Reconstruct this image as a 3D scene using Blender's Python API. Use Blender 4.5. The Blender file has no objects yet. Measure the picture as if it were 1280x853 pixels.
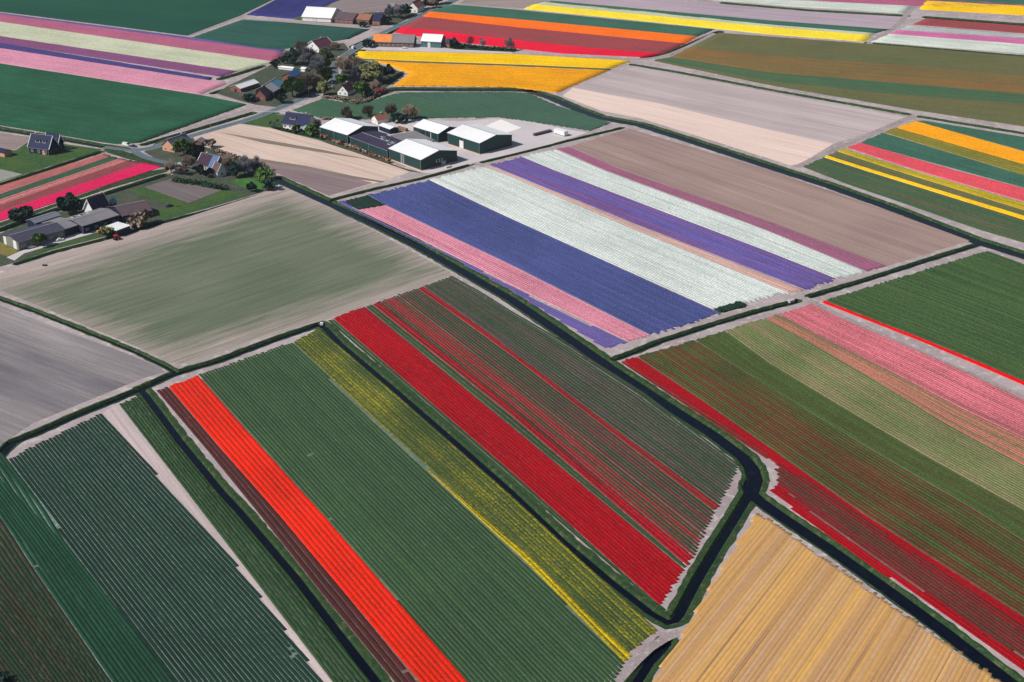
import bpy, bmesh, math, random
import numpy as np
from mathutils import Vector, Matrix
from mathutils.geometry import delaunay_2d_cdt
random.seed(7); rng = np.random.default_rng(7)
sc = bpy.context.scene
C = sc.collection

# ------------------------------------------------------------ camera
CAMH, FPX, HORY = 277.0, 1850.0, -410.0
PITCH = math.atan((426.5 - HORY) / FPX)
cam = bpy.data.cameras.new('camera'); camo = bpy.data.objects.new('camera', cam); C.objects.link(camo)
camo.location = (0, 0, CAMH); camo.rotation_euler = (math.pi/2 - PITCH, 0, 0)
cam.sensor_width = 36; cam.lens = FPX * 36 / 1280; cam.clip_start = 1; cam.clip_end = 30000
sc.camera = camo

# ------------------------------------------------------------ world, sun, exposure
SUN_EL = math.radians(44); SD = Vector((-0.917, -0.398, 0)).normalized()
w = bpy.data.worlds.new('World'); sc.world = w; w.use_nodes = True
nt = w.node_tree; sky = nt.nodes.new('ShaderNodeTexSky'); sky.sky_type = 'NISHITA'; sky.sun_disc = False
sky.sun_elevation = SUN_EL; sky.sun_rotation = math.atan2(SD.x, SD.y) % (2*math.pi)
sky.altitude = 200
nt.links.new(sky.outputs[0], nt.nodes['Background'].inputs[0]); nt.nodes['Background'].inputs[1].default_value = 0.062
sl = bpy.data.lights.new('sun', 'SUN'); sl.energy = 4.3; sl.angle = math.radians(0.5); sl.color = (1.0, 0.955, 0.90)
so = bpy.data.objects.new('sun', sl); C.objects.link(so)
sdir = Vector((SD.x*math.cos(SUN_EL), SD.y*math.cos(SUN_EL), math.sin(SUN_EL)))
so.rotation_euler = sdir.to_track_quat('Z', 'Y').to_euler(); so.location = (-300, 300, 300)
vs = sc.view_settings; vs.view_transform = 'Standard'; vs.look = 'None'; vs.gamma = 1; vs.exposure = 0.3; vs.use_curve_mapping = False
KILL = 1.33      # how bright a white matt surface in the open renders; colours below are divided by it

# ------------------------------------------------------------ helpers
def at(px, py, z=0.0):
    "photo pixel (1280 wide) -> point of the ground plane"
    x = (px - 640) / FPX; y = -(py - 426.5) / FPX
    d = Vector((x, math.cos(PITCH) + y*math.sin(PITCH), -math.sin(PITCH) + y*math.cos(PITCH)))
    t = (CAMH - z) / -d.z
    return Vector((d.x*t, d.y*t, z))
def to_px(p):
    r = (p[0], p[1], -CAMH); f = p[1]*math.cos(PITCH)+CAMH*math.sin(PITCH); u = p[1]*math.sin(PITCH)-CAMH*math.cos(PITCH)
    return (640+FPX*p[0]/f, 426.5-FPX*u/f)
def lin(c):
    c = c/255.0
    return c/12.92 if c <= 0.04045 else ((c+0.055)/1.055)**2.4
def S(r, g, b, k=None):
    k = k or KILL
    return (min(lin(r)/k, .93), min(lin(g)/k, .93), min(lin(b)/k, .93), 1)
def tag(o, label=None, cat=None, group=None, kind=None):
    if label: o['label'] = label
    if cat: o['category'] = cat
    if group: o['group'] = group
    if kind: o['kind'] = kind
    return o
def link(o, parent=None):
    C.objects.link(o)
    if parent: o.parent = parent
    return o
def empty(name, loc, rz=0.0):
    o = bpy.data.objects.new(name, None); o.empty_display_size = 1; o.location = loc; o.rotation_euler = (0, 0, rz)
    return link(o)
def mesh_obj(name, verts, faces, mat, parent=None, smooth=False):
    me = bpy.data.meshes.new(name); me.from_pydata([tuple(v) for v in verts], [], faces); me.update()
    if mat is not None:
        for m in (mat if isinstance(mat, (list, tuple)) else [mat]): me.materials.append(m)
    if smooth: me.polygons.foreach_set('use_smooth', [True]*len(me.polygons))
    return link(bpy.data.objects.new(name, me), parent)
class MB:
    def __init__(s): s.v = []; s.f = []
    def add(s, vs_, fs):
        n = len(s.v); s.v += [tuple(v) for v in vs_]; s.f += [tuple(i+n for i in f) for f in fs]; return s
    def box(s, x0, x1, y0, y1, z0, z1):
        return s.add([(x0,y0,z0),(x1,y0,z0),(x1,y1,z0),(x0,y1,z0),(x0,y0,z1),(x1,y0,z1),(x1,y1,z1),(x0,y1,z1)],
            [(0,3,2,1),(4,5,6,7),(0,1,5,4),(1,2,6,5),(2,3,7,6),(3,0,4,7)])
    def slab(s, a, b, c, d, t):
        "quad a b c d (counter-clockwise from above) thickened downwards by t"
        a,b,c,d = map(Vector, (a,b,c,d)); n = (b-a).cross(d-a).normalized()*t
        return s.add([a,b,c,d,a-n,b-n,c-n,d-n], [(0,1,2,3),(7,6,5,4),(0,4,5,1),(1,5,6,2),(2,6,7,3),(3,7,4,0)])
    def tube(s, p, q, r0, r1, n=7):
        p, q = Vector(p), Vector(q); d = (q-p).normalized(); a = d.orthogonal().normalized(); b = d.cross(a)
        vs_ = []
        for c, r in ((p, r0), (q, r1)):
            for i in range(n):
                t = 2*math.pi*i/n; vs_.append(c + a*math.cos(t)*r + b*math.sin(t)*r)
        return s.add(vs_, [(i, (i+1)%n, n+(i+1)%n, n+i) for i in range(n)] + [tuple(range(n-1,-1,-1)), tuple(range(n, 2*n))])
    def build(s, name, mat, parent=None, smooth=False): return mesh_obj(name, s.v, s.f, mat, parent, smooth)

# ------------------------------------------------------------ materials
class NT:
    def __init__(s, name):
        s.m = bpy.data.materials.new(name); s.m.use_nodes = True; s.t = s.m.node_tree
        s.b = s.t.nodes['Principled BSDF']; s.b.inputs['Roughness'].default_value = .9
        s.b.inputs['Specular IOR Level'].default_value = .15
    def n(s, k, **kw):
        x = s.t.nodes.new(k)
        for a, v in kw.items(): setattr(x, a, v)
        return x
    def l(s, a, b): s.t.links.new(a, b)
    def attr(s, sx, sy, name='rowco'):
        a = s.n('ShaderNodeAttribute', attribute_name=name); m = s.n('ShaderNodeMapping'); s.l(a.outputs['Vector'], m.inputs[0])
        m.inputs['Scale'].default_value = (sx, sy, 1); return m.outputs[0]
    def pos(s, sx=1, sy=1, sz=1):
        g = s.n('ShaderNodeTexCoord'); m = s.n('ShaderNodeMapping'); s.l(g.outputs['Object'], m.inputs[0])
        m.inputs['Scale'].default_value = (sx, sy, sz); return m.outputs[0]
    def noise(s, co, scale, detail=2, rough=.5):
        x = s.n('ShaderNodeTexNoise'); s.l(co, x.inputs['Vector']); x.inputs['Scale'].default_value = scale
        x.inputs['Detail'].default_value = detail; x.inputs['Roughness'].default_value = rough; return x.outputs[0]
    def mr(s, v, a, b, c=0., d=1.):
        x = s.n('ShaderNodeMapRange'); s.l(v, x.inputs[0])
        for i, q in enumerate((a, b, c, d)): x.inputs[i+1].default_value = q
        return x.outputs[0]
    def math(s, op, a, b):
        x = s.n('ShaderNodeMath', operation=op)
        for i, q in enumerate((a, b)):
            if isinstance(q, (int, float)): x.inputs[i].default_value = q
            else: s.l(q, x.inputs[i])
        return x.outputs[0]
    def mix(s, f, a, b, mode='MIX'):
        x = s.n('ShaderNodeMix', data_type='RGBA', blend_type=mode)
        for i, q in ((0, f), (6, a), (7, b)):
            if isinstance(q, (int, float, tuple)): x.inputs[i].default_value = q
            else: s.l(q, x.inputs[i])
        return x.outputs[2]
    def out(s, c, bump=None, bs=.3, bd=.1):
        s.l(c, s.b.inputs['Base Color'])
        if bump is not None:
            x = s.n('ShaderNodeBump'); x.inputs['Strength'].default_value = bs; x.inputs['Distance'].default_value = bd
            s.l(bump, x.inputs['Height']); s.l(x.outputs[0], s.b.inputs['Normal'])
        return s.m
def gray(v): return (v, v, v, 1)
def bright(N, c, f): # multiply colour by scalar socket
    h = N.n('ShaderNodeCombineXYZ')
    for i in range(3): N.l(f, h.inputs[i])
    return N.mix(1.0, c, h.outputs[0], 'MULTIPLY')
MATS = {}
def crop(name, flower=None, leaf=None, frac=.9, rowvar=.5, grain=1.6, streak=.35, patch=.15, soft=.12):
    "a planted bed: blossoms over leaves, varying from row to row (rowco.y counts rows) and along them"
    if name in MATS: return MATS[name]
    N = NT(name)
    rown = N.noise(N.attr(.004, .83), 1.0, 2, .7)          # row by row
    rows2 = N.noise(N.attr(.03, .31), 1.0, 1)
    fine = N.noise(N.pos(), grain*.95, 3, .8)
    big = N.noise(N.pos(), .022, 3, .6)
    lvl = N.math('ADD', fine, N.math('MULTIPLY', N.math('SUBTRACT', rown, .5), rowvar*1.6))
    lvl = N.math('ADD', lvl, N.math('MULTIPLY', N.math('SUBTRACT', big, .5), patch))
    thr = .5 + (.5-frac)*.42
    f = N.mr(lvl, thr-soft, thr+soft)
    c = N.mix(f, leaf, flower)
    br = N.mr(rows2, .25, .75, 1-streak*.6, 1+streak*.6)
    gr = N.mr(N.noise(N.pos(), 1.15, 3, .8), .32, .68, .7, 1.3)
    br = N.math('MULTIPLY', br, gr)
    br = N.math('MULTIPLY', br, N.mr(big, .3, .7, 1-patch*.5, 1+patch*.5))
    MATS[name] = N.out(bright(N, c, br)); return MATS[name]
def soil(name, c1=None, c2=None, c3=None, streak=.5, su=.006, sv=.12, grain=.12):
    "bare or thinly grown field: tilled streaks along rowco.x, metres"
    if name in MATS: return MATS[name]
    N = NT(name)
    a = N.noise(N.attr(su, sv), 1.0, 4, .65); b = N.noise(N.attr(.01, .9), 1.0, 3, .7); big = N.noise(N.pos(), .012, 3)
    f = N.math('ADD', N.math('MULTIPLY', a, streak), N.math('MULTIPLY', big, 1-streak))
    c = N.mix(N.mr(f, .36, .64), c1, c2)
    if c3 is not None:
        d = N.n('ShaderNodeAttribute', attribute_name='dens').outputs['Fac']
        k = N.math('ADD', d, N.math('MULTIPLY', N.math('SUBTRACT', a, .5), .55))
        c = N.mix(N.mr(k, .3, .68), c3, c)
    g = N.mr(N.noise(N.pos(), .9, 3, .7), .3, .7, 1-grain, 1+grain)
    g = N.math('MULTIPLY', g, N.mr(b, .35, .65, 1-grain*1.1, 1+grain*1.1))
    tl = N.noise(N.attr(.002, .35), 1.0, 1)
    g = N.math('MULTIPLY', g, N.mr(tl, .66, .7, 1, .84))
    MATS[name] = N.out(bright(N, c, g)); return MATS[name]
def ground_mat(name, c1, c2, c3, scale=.05, grain=.25):
    if name in MATS: return MATS[name]
    N = NT(name)
    c = N.mix(N.mr(N.noise(N.pos(), scale, 4, .65), .35, .65), c1, c2)
    c = N.mix(N.mr(N.noise(N.pos(), scale*7, 3, .7), .52, .66), c, c3)
    g = N.mr(N.noise(N.pos(), 1.1, 3, .7), .3, .7, 1-grain, 1+grain)
    MATS[name] = N.out(bright(N, c, g)); return MATS[name]
def paint(name, c, rough=.7, var=.12, sc_=.25, spec=.25, ribs=0, tile=None):
    if name in MATS: return MATS[name]
    N = NT(name); N.b.inputs['Roughness'].default_value = rough; N.b.inputs['Specular IOR Level'].default_value = spec
    g = N.mr(N.noise(N.pos(1, 1, .35), sc_, 4, .7), .3, .7, 1-var, 1+var)
    g = N.math('MULTIPLY', g, N.mr(N.noise(N.pos(), 2.2, 2), .3, .7, 1-var*.6, 1+var*.6))
    col = bright(N, c, g)
    if ribs:
        wv = N.n('ShaderNodeTexWave'); N.l(N.pos(), wv.inputs[0]); wv.inputs['Scale'].default_value = ribs; wv.bands_direction = 'X'
        col = bright(N, col, N.mr(wv.outputs['Fac'], 0, 1, .88, 1.05))
        MATS[name] = N.out(col, wv.outputs['Fac'], .35, .05)
    else: MATS[name] = N.out(col)
    return MATS[name]

M_soilpath = ground_mat('dry_soil', S(186,172,172), S(160,146,146), S(202,190,186), .03, .14)
M_verge = ground_mat('verge_grass', S(34,62,36), S(50,74,40), S(84,92,58), .06, .35)
M_grass = ground_mat('lawn_grass', S(46,86,48), S(74,98,46), S(92,104,60), .05, .25)
M_yard = ground_mat('garden_ground', S(66,80,56), S(92,92,82), S(46,64,46), .12, .3)
M_conc = ground_mat('yard_concrete', S(196,190,194), S(216,206,204), S(204,194,194), .03, .06)
M_asph = ground_mat('asphalt', S(104,118,124), S(94,108,116), S(116,128,134), .08, .08)
def water_mat():
    N = NT('ditch_water'); N.b.inputs['Roughness'].default_value = .12; N.b.inputs['Specular IOR Level'].default_value = .22
    c = N.mix(N.mr(N.noise(N.pos(), .02, 3), .42, .6), S(2,3,22), S(3,9,20))
    c = N.mix(N.mr(N.noise(N.pos(), .35, 4, .7), .58, .7), c, S(22,36,26))
    return N.out(c, N.noise(N.pos(), 1.2, 3), .25, .05)
M_water = water_mat()

# ------------------------------------------------------------ ditches carved into one ground sheet
# (polyline in photo pixels, water half width, ditch half width, grass verge beyond, metres)
DITCHES = [
 ([(345,223),(410,253),(470,280),(520,305),(570,333),(640,373),(677,398),(715,424),(765,459),(841,509),(891,541),(930,570),(941,584),(945,598),(940,612)], 2.4, 3.6, 1.2),
 ([(937,604),(941,616),(950,624),(975,642),(1035,682),(1110,735),(1185,790),(1265,852),(1330,902)], 2.2, 3.5, .7),
 ([(940,612),(922,642),(897,682),(872,724),(850,766),(843,774),(835,776),(815,765),(765,726),(702,673),(640,614),(571,553),(495,487),(425,428),(407,409),(398,405)], 1.15, 2.1, 1.7),
 ([(-30,585),(0,569),(15,553),(50,539),(100,517),(150,497),(176,486),(213,469),(238,461),(276,450),(320,433),(350,422),(380,412),(398,405)], 1.25, 2.3, .6),
 ([(176,486),(182,492),(226,551),(276,612),(301,639),(370,720),(420,785),(480,862),(520,912)], 1.2, 2.0, 1.5),
 ([(-40,360),(0,373),(50,391),(100,411),(140,427),(175,442),(208,458),(222,466)], .7, 1.5, .5),
 ([(768,449),(790,441),(825,427),(880,409),(940,391),(997,376)], .8, 1.9, .5),
 ([(1011,371),(1085,349),(1160,325),(1225,305)], .8, 1.9, .5),
 ([(415,250),(470,236),(520,225),(565,213),(588,206)], .8, 1.7, .5),
 ([(603,203),(640,194),(680,184),(715,175),(778,160)], .7, 1.6, .5),
 ([(476,113),(500,111.5),(560,112),(640,112),(662,113),(690,122),(720,135),(752,147),(800,155.5),(865,176),(960,207),(1035,231),(1122,262),(1222,301),(1280,319),(1360,347)], 3.0, 4.6, .8),
 ([(790,81),(850,91),(960,112),(1050,128),(1135,143)], 1.0, 2.0, .7),
 ([(1150,146),(1280,167),(1360,181)], 1.0, 2.0, .7),
 ([(806,73),(835,68),(856,59),(877,50),(900,40)], 2.0, 3.2, .7),
 ([(-40,152),(0,161),(62,171),(125,182),(157,187)], 1.5, 2.8, 1.0),
 ([(180,181),(250,161),(316,141.5)], 1.0, 2.2, .8),
 ([(0,231),(62,211),(126,190)], .9, 2.0, .8),
 ([(350,133),(380,123),(403,113.5)], 1.0, 2.2, .8),
 ([(441,70),(456,59),(492,37),(532,17.5),(580,-6)], 1.5, 3.2, 1.0),
 ([(0,288),(60,266),(140,240),(207,219)], 1.6, 2.6, .8),
 ([(21,330),(68,315),(135,298),(207,277),(262,263),(330,243)], .6, 1.6, .6),
 ([(398,171),(440,187),(500,212)], .6, 1.4, .8),
 ([(793,856),(812,826),(834,802)], .8, 2.9, .8),
 ([(785,870),(793,856)], .8, 2.9, .8),
 ([(1085,54),(1280,70.5),(1340,75)], .9, 2.4, .8),
 ([(905,4),(1010,13),(1132,20)], 1.5, 3.2, 1.0),
 ([(1160,22),(1280,31),(1340,35)], 2.6, 4.2, 1.0),
 ([(275,99),(300,92),(328,83)], .8, 2.2, 1.0),
 ([(266,117),(284,111.5)], .8, 2.0, .8),
 ([(0,855),(8,870),(40,915)], 1.2, 2.6, 1.0),
 ([(0,81),(0,81.2)], .1, .2, .0),
]
def carry(pl):
    G = [np.array(at(*p)[:2]) for p in pl]
    for i, j in ((0, 1), (-1, -2)):
        x, y = pl[i]
        if x < 0 or x > 1290 or y > 860: d = G[i]-G[j]; G[i] = G[i]+d/np.linalg.norm(d)*180
    return np.array(G)
DIT = [(carry(pl), a*.96, b*1.02, g*1.35) for pl, a, b, g in DITCHES[:-1]]
def dist_pl(P, pl):
    d = np.full(len(P), 1e9)
    for i in range(len(pl)-1):
        a, b = pl[i], pl[i+1]; ab = b-a; L2 = max(ab@ab, 1e-9)
        t = np.clip(((P-a)@ab)/L2, 0, 1); q = a + t[:, None]*ab
        d = np.minimum(d, np.hypot(*(P-q).T))
    return d
def outline(pl, r):
    n = len(pl); Lf = []; Rt = []
    for i in range(n):
        t0 = pl[i]-pl[i-1] if i else pl[1]-pl[0]; t1 = pl[i+1]-pl[i] if i < n-1 else t0
        t0 = t0/np.linalg.norm(t0); t1 = t1/np.linalg.norm(t1); t = t0+t1; t = t/np.linalg.norm(t)
        nn = np.array([-t[1], t[0]]); m = r/max(.5, t@t0)
        Lf.append(pl[i]+nn*m); Rt.append(pl[i]-nn*m)
    def cap(c, d):
        a0 = math.atan2(d[1], d[0]); return [c + r*np.array([math.cos(a0+k), math.sin(a0+k)]) for k in (1.05, .52, 0, -.52, -1.05)]
    e = pl[-1]-pl[-2]; s_ = pl[0]-pl[1]
    return Lf + cap(pl[-1], e) + Rt[::-1] + cap(pl[0], s_)
def make_ground():
    P = []; E = []; OUT = []
    X0, X1, Y0, Y1 = -9000, 9000, -3000, 22000
    def ring(pts):
        n = len(P); P.extend([Vector((float(p[0]), float(p[1]))) for p in pts]); m = len(pts)
        E.extend([(n+i, n+(i+1) % m) for i in range(m)])
    ring([(X0,Y0),(X1,Y0),(X1,Y1),(X0,Y1)])
    for pl, a, b, g in DIT:
        ring(outline(pl, a*.96)); ring(outline(pl, b))
        if g > .1:
            q = np.array(outline(pl, b+g)); q = np.vstack([q, q[:1]]); n_ = max(12, int(np.hypot(*np.diff(q, axis=0).T).sum()/3.)); q = resample(q, n_)[:-1]
            q = q + rng.uniform(-.35, .35, q.shape); ring(q); OUT.append(q)
    V, ed, F, *_ = delaunay_2d_cdt(P, E, [], 0, 1e-3)
    V = np.array([tuple(v) for v in V]); z = np.zeros(len(V))
    for pl, a, b, g in DIT:
        d = dist_pl(V, pl); z = np.minimum(z, np.where(d < b, -1.4*np.clip((b-d)/(b-a), 0, 1), 0))
    faces = []; mi = []
    cen = np.array([V[list(f)].mean(axis=0) for f in F]); ins = np.zeros(len(F), bool); bk = np.zeros(len(F), bool)
    for q in OUT: ins |= inside(cen, q)
    for pl, a, b, g in DIT: ins |= dist_pl(cen, pl) < b
    o = mesh_obj('ground', [(x, y, zz) for (x, y), zz in zip(V, z)], [tuple(f) for f in F], [M_soilpath, M_verge])
    o.data.polygons.foreach_set('material_index', ins.astype(int).tolist())
    o.data.update(); bm = bmesh.new(); bm.from_mesh(o.data); bmesh.ops.recalc_face_normals(bm, faces=bm.faces)
    if sum(f.normal.z for f in bm.faces) < 0: bmesh.ops.reverse_faces(bm, faces=bm.faces)
    bm.to_mesh(o.data); bm.free()
    tag(o, kind='structure')
    w_ = mesh_obj('water', [(-1500,150,-.95),(1500,150,-.95),(1500,2200,-.95),(-1500,2200,-.95)], [(0,1,2,3)], M_water)
    tag(w_, kind='structure')
# ------------------------------------------------------------ flat field sheets
def inside(P, poly):
    x, y = P[:, 0], P[:, 1]; r = np.zeros(len(P), bool); n = len(poly)
    for i in range(n):
        x0, y0 = poly[i]; x1, y1 = poly[(i+1) % n]
        c = ((y0 > y) != (y1 > y)) & (x < (x1-x0)*(y-y0)/((y1-y0) + 1e-12)+x0); r ^= c
    return r
def field(name, poly_px, mat, direc, z=.03, label=None, cat=None, kind='structure', inner=None, soft=14., edge=0.):
    poly = [np.array(at(*p)[:2]) for p in poly_px]
    if edge:      # break up long straight edges a little
        q = []
        for i in range(len(poly)):
            a, b = poly[i], poly[(i+1) % len(poly)]; L = np.linalg.norm(b-a); n = max(1, int(L/5)); nn = np.array([-(b-a)[1], (b-a)[0]])/L
            for k in range(n):
                q.append(a+(b-a)*k/n + (nn*rng.uniform(-edge, edge) if k else 0))
        poly = q
    P = [Vector(map(float, p)) for p in poly]; n = len(P)
    E = [(i, (i+1) % n) for i in range(n)]
    if inner is not None:
        A = np.array(poly); mn, mx = A.min(0), A.max(0)
        g = np.array([(x, y) for x in np.arange(mn[0], mx[0], 5.) for y in np.arange(mn[1], mx[1], 5.)])
        g = g[inside(g, poly)]; P += [Vector(map(float, p)) for p in g]
    V, _, F, *_ = delaunay_2d_cdt(P, E, [], 0, 1e-4)
    V = np.array([tuple(v) for v in V]); Fc = np.array([V[list(f)].mean(0) for f in F]); ok = inside(Fc, poly)
    faces = []
    for f, k in zip(F, ok):
        if not k: continue
        a, b, c = V[f[0]], V[f[1]], V[f[2]]
        faces.append(tuple(f) if (b[0]-a[0])*(c[1]-a[1])-(b[1]-a[1])*(c[0]-a[0]) > 0 else tuple(reversed(f)))
    o = mesh_obj(name, [(x, y, z) for x, y in V], faces, mat)
    d = np.array(at(*direc[1])[:2])-np.array(at(*direc[0])[:2]); d = d/np.linalg.norm(d); nn = np.array([-d[1], d[0]])
    at_ = o.data.attributes.new('rowco', 'FLOAT_VECTOR', 'POINT')
    at_.data.foreach_set('vector', np.column_stack([V@d, V@nn, np.zeros(len(V))]).ravel())
    if inner is not None:
        ip = np.array([at(*p)[:2] for p in inner]); cl = np.vstack([ip, ip[:1]])
        dd = dist_pl(V, cl); s_ = np.where(inside(V, ip), dd, -dd)
        a2 = o.data.attributes.new('dens', 'FLOAT', 'POINT'); a2.data.foreach_set('value', np.clip(.5+s_/soft*.5, 0, 1))
    tag(o, label, cat, None, kind); return o

# ------------------------------------------------------------ planted strips, every bed a low ridge
SP = 1.5
def ext(pl):
    "carry a line on past the edge of the photograph"
    pl = [np.array(p, float) for p in pl]; G = [np.array(at(*p)[:2]) for p in pl]
    def off(p): return p[0] <= 0 or p[0] >= 1280 or p[1] >= 853 or p[1] <= 0
    if off(pl[0]): d = G[0]-G[1]; G[0] = G[0]+d/np.linalg.norm(d)*200
    if off(pl[-1]): d = G[-1]-G[-2]; G[-1] = G[-1]+d/np.linalg.norm(d)*200
    return G
def resample(G, n):
    G = np.array(G); s_ = np.concatenate([[0], np.cumsum(np.hypot(*np.diff(G, axis=0).T))])
    t = np.linspace(0, s_[-1], n); return np.column_stack([np.interp(t, s_, G[:, 0]), np.interp(t, s_, G[:, 1])])
def clipped_rows(poly_px, vpx, sp):
    "centre lines of parallel rows clipped to a polygon; vpx is where they meet the horizon"
    poly = np.array([at(*p)[:2] for p in poly_px]); d = np.array([vpx-640, math.hypot(FPX, 426.5-HORY)]); d /= np.linalg.norm(d); n = np.array([-d[1], d[0]])
    U, V = poly@d, poly@n; rows = []
    for v in np.arange(V.min()+sp/2, V.max(), sp):
        xs = []
        for i in range(len(poly)):
            j = (i+1) % len(poly)
            if (V[i] > v) != (V[j] > v): xs.append(U[i]+(v-V[i])/(V[j]-V[i])*(U[j]-U[i]))
        xs.sort()
        for a, b in zip(xs[::2], xs[1::2]):
            if to_px(d*a+n*v)[1] > 862: a -= 130
            if b-a > 3: rows.append((d*a+n*v, d*b+n*v))
    return rows
def strip(name, label, cat, L, R, mat, gap=.24, h=.3, sp=SP, jag=.7, holes=(), kind='stuff', z0=.0, cut=0., rows=None):
    n0 = 40; gap = gap*.72
    if rows is None:
        GL, GR = ext(L), ext(R)
        A = resample(GL, n0); B = resample(GR, n0)
        T = A[n0//2+1]-A[n0//2-1]; T = T/np.linalg.norm(T); Nn = np.array([-T[1], T[0]])
        width = abs(((B-A)@Nn)).mean(); nr = max(1, round(width/sp)); ws = width/nr
    else: A = B = np.array([r[0] for r in rows]); nr = len(rows); ws = sp
    dist = np.linalg.norm((A+B)/2, axis=1).mean(); seg = 1.6 if dist < 740 else (3. if dist < 1050 else 8.)
    hol = [(np.array(at(x, y)[:2]), r) for x, y, r in holes]
    VV = []; FF = []; RC = []; base = 0
    rid0 = rng.integers(0, 500)
    for k in range(nr):
        t = (k+.5)/nr; C0 = A*(1-t)+B*t if rows is None else resample(rows[k], n0); ln = np.hypot(*np.diff(C0, axis=0).T).sum(); m = max(3, int(ln/seg)); P = resample(C0, m+1)
        d0 = P[1]-P[0]; d0 /= np.linalg.norm(d0); d1 = P[-1]-P[-2]; d1 /= np.linalg.norm(d1)
        P[0] += d0*rng.uniform(-jag, jag)*1.0; P[-1] += d1*rng.uniform(-jag, jag)*1.0
        if cut: P[0] += d0*(k % 7)*cut
        tt = np.gradient(P, axis=0); tt /= np.linalg.norm(tt, axis=1)[:, None]; nn = np.column_stack([-tt[:, 1], tt[:, 0]])
        wl = np.interp(np.linspace(0, 1, m+1), np.linspace(0, 1, n0), np.abs((B-A)@Nn)/nr) if rows is None else ws
        hw = wl*(1-gap)/2*(1+rng.uniform(-.03, .03, m+1)); c = P + nn*(rng.uniform(-.03, .03, (m+1, 1)))
        hh = h*(1+rng.uniform(-.15, .15, m+1)); tp = .8
        lay = [(c-nn*hw[:, None], np.zeros(m+1)+z0), (c-nn*(hw*tp)[:, None], hh), (c+nn*(hw*tp)[:, None], hh*(1+rng.uniform(-.15, .15, m+1))), (c+nn*hw[:, None], np.zeros(m+1)+z0)]
        v = np.stack([np.column_stack([p, z]) for p, z in lay], axis=1).reshape(-1, 3)
        VV.append(v); u = np.concatenate([[0], np.cumsum(np.hypot(*np.diff(P, axis=0).T))]) + k*37.3
        rc = np.zeros((m+1, 4, 3)); rc[:, :, 0] = u[:, None]; rc[:, :, 1] = rid0+k+np.array([-.25, -.12, .12, .25])*0; VVn = (m+1)*4
        rc[:, :, 2] = np.array([-.5, -.3, .3, .5]); RC.append(rc.reshape(-1, 3))
        i = np.arange(m); keep = np.ones(m, bool)
        mid = (P[:-1]+P[1:])/2
        for hc, r in hol: keep &= np.hypot(*(mid-hc).T) > r*(1+.3*math.sin(k*2.3))
        i = i[keep]
        for j in range(3):
            FF.append(np.column_stack([i*4+j, i*4+4+j, i*4+5+j, i*4+1+j])+base)
        e = np.array([[0, 1, 2, 3], [m*4+3, m*4+2, m*4+1, m*4]])+base; FF.append(e)
        base += VVn
    V = np.vstack(VV); F = np.vstack(FF); RCa = np.vstack(RC)
    # orientation: make the top faces look up
    f = F[nr and 0]; a, b, c_ = V[F[1]][0], V[F[1]][1], V[F[1]][2]
    me = bpy.data.meshes.new(name); me.vertices.add(len(V)); me.vertices.foreach_set('co', V.ravel())
    me.loops.add(F.size); me.loops.foreach_set('vertex_index', F.ravel().astype(np.int32)); me.polygons.add(len(F))
    me.polygons.foreach_set('loop_start', np.arange(0, F.size, 4, dtype=np.int32))
    me.update(calc_edges=True); me.validate()
    at_ = me.attributes.new('rowco', 'FLOAT_VECTOR', 'POINT'); at_.data.foreach_set('vector', RCa.ravel())
    me.materials.append(mat)
    if me.polygons[min(len(me.polygons)-1, m+1)].normal.z < 0: me.flip_normals()
    o = link(bpy.data.objects.new(name, me)); tag(o, label, cat, None, kind); return o

make_ground()
# ============================================================ FIELDS
LEAF = S(48,78,50); LEAFB = S(38,76,62); LEAFD = S(24,58,48)
# materials of the crops: blossom colour, leaf colour, share of blossom
c_orange = crop('orange_blossom', S(232,34,0), S(130,44,10), .84, .3, 1.7, .12, .25)
c_red = crop('red_blossom', S(164,2,18), S(66,18,22), .90, .45, 1.6, .2)
c_redmix = crop('red_blossom_in_leaf', S(150,22,36), S(48,68,42), .40, 1.5, 1.3, .2)
c_redthin = crop('dull_red_row', S(150,26,34), S(76,54,40), .68, .5)
c_dark = crop('dark_tulip_leaf', S(104,46,48), S(44,68,44), .34, 1.4, 1.2, .25)
c_darkp = crop('purple_leaf_rows', S(80,70,66), S(42,70,46), .28, 1.5, 1.2, .25)
c_green = crop('tulip_leaf', S(54,84,48), S(42,70,44), .5, .8, 1.2, .22)
c_teal = crop('blue_green_leaf', S(34,76,54), S(28,62,44), .5, .6, 1.4, .2)
c_deep = crop('deep_green_leaf', S(32,60,46), S(22,47,38), .5, .8, 1.2, .22)
c_brown = crop('budding_red_leaf', S(88,34,36), S(62,44,38), .6, .5, 1.3, .25)
c_bg = crop('brown_green_leaf', S(60,52,34), S(34,58,36), .38, 1.2, 1.0, .3)
c_yel = crop('yellow_among_leaf', S(158,146,18), S(62,80,40), .26, .4, 1.25, .12, .3)
c_yelb = crop('bright_yellow_blossom', S(206,176,14), S(96,98,30), .5, .5, 1.8, .2)
c_verge = crop('grassy_rows', S(54,80,46), S(42,68,40), .5, .8)
c_blue = crop('blue_hyacinth', S(78,86,144), S(60,70,112), .62, .5, 1.6, .18)
c_viol = crop('violet_hyacinth', S(104,92,156), S(98,82,126), .7, .5, 1.6, .15)
c_pink = crop('pink_hyacinth', S(216,140,158), S(164,96,112), .7, .6, 1.6, .15)
c_white = crop('white_hyacinth', S(214,220,214), S(176,188,180), .7, .6, 1.6, .1)
c_mag = crop('magenta_hyacinth', S(160,94,126), S(136,98,110), .7, .5, 1.5, .1)
c_salm = crop('salmon_blossom', S(200,118,104), S(118,112,78), .42, .9, 1.5, .15)
c_pinkt = crop('pink_tulip', S(222,118,132), S(156,92,92), .6, .6, 1.5, .15)
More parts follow.
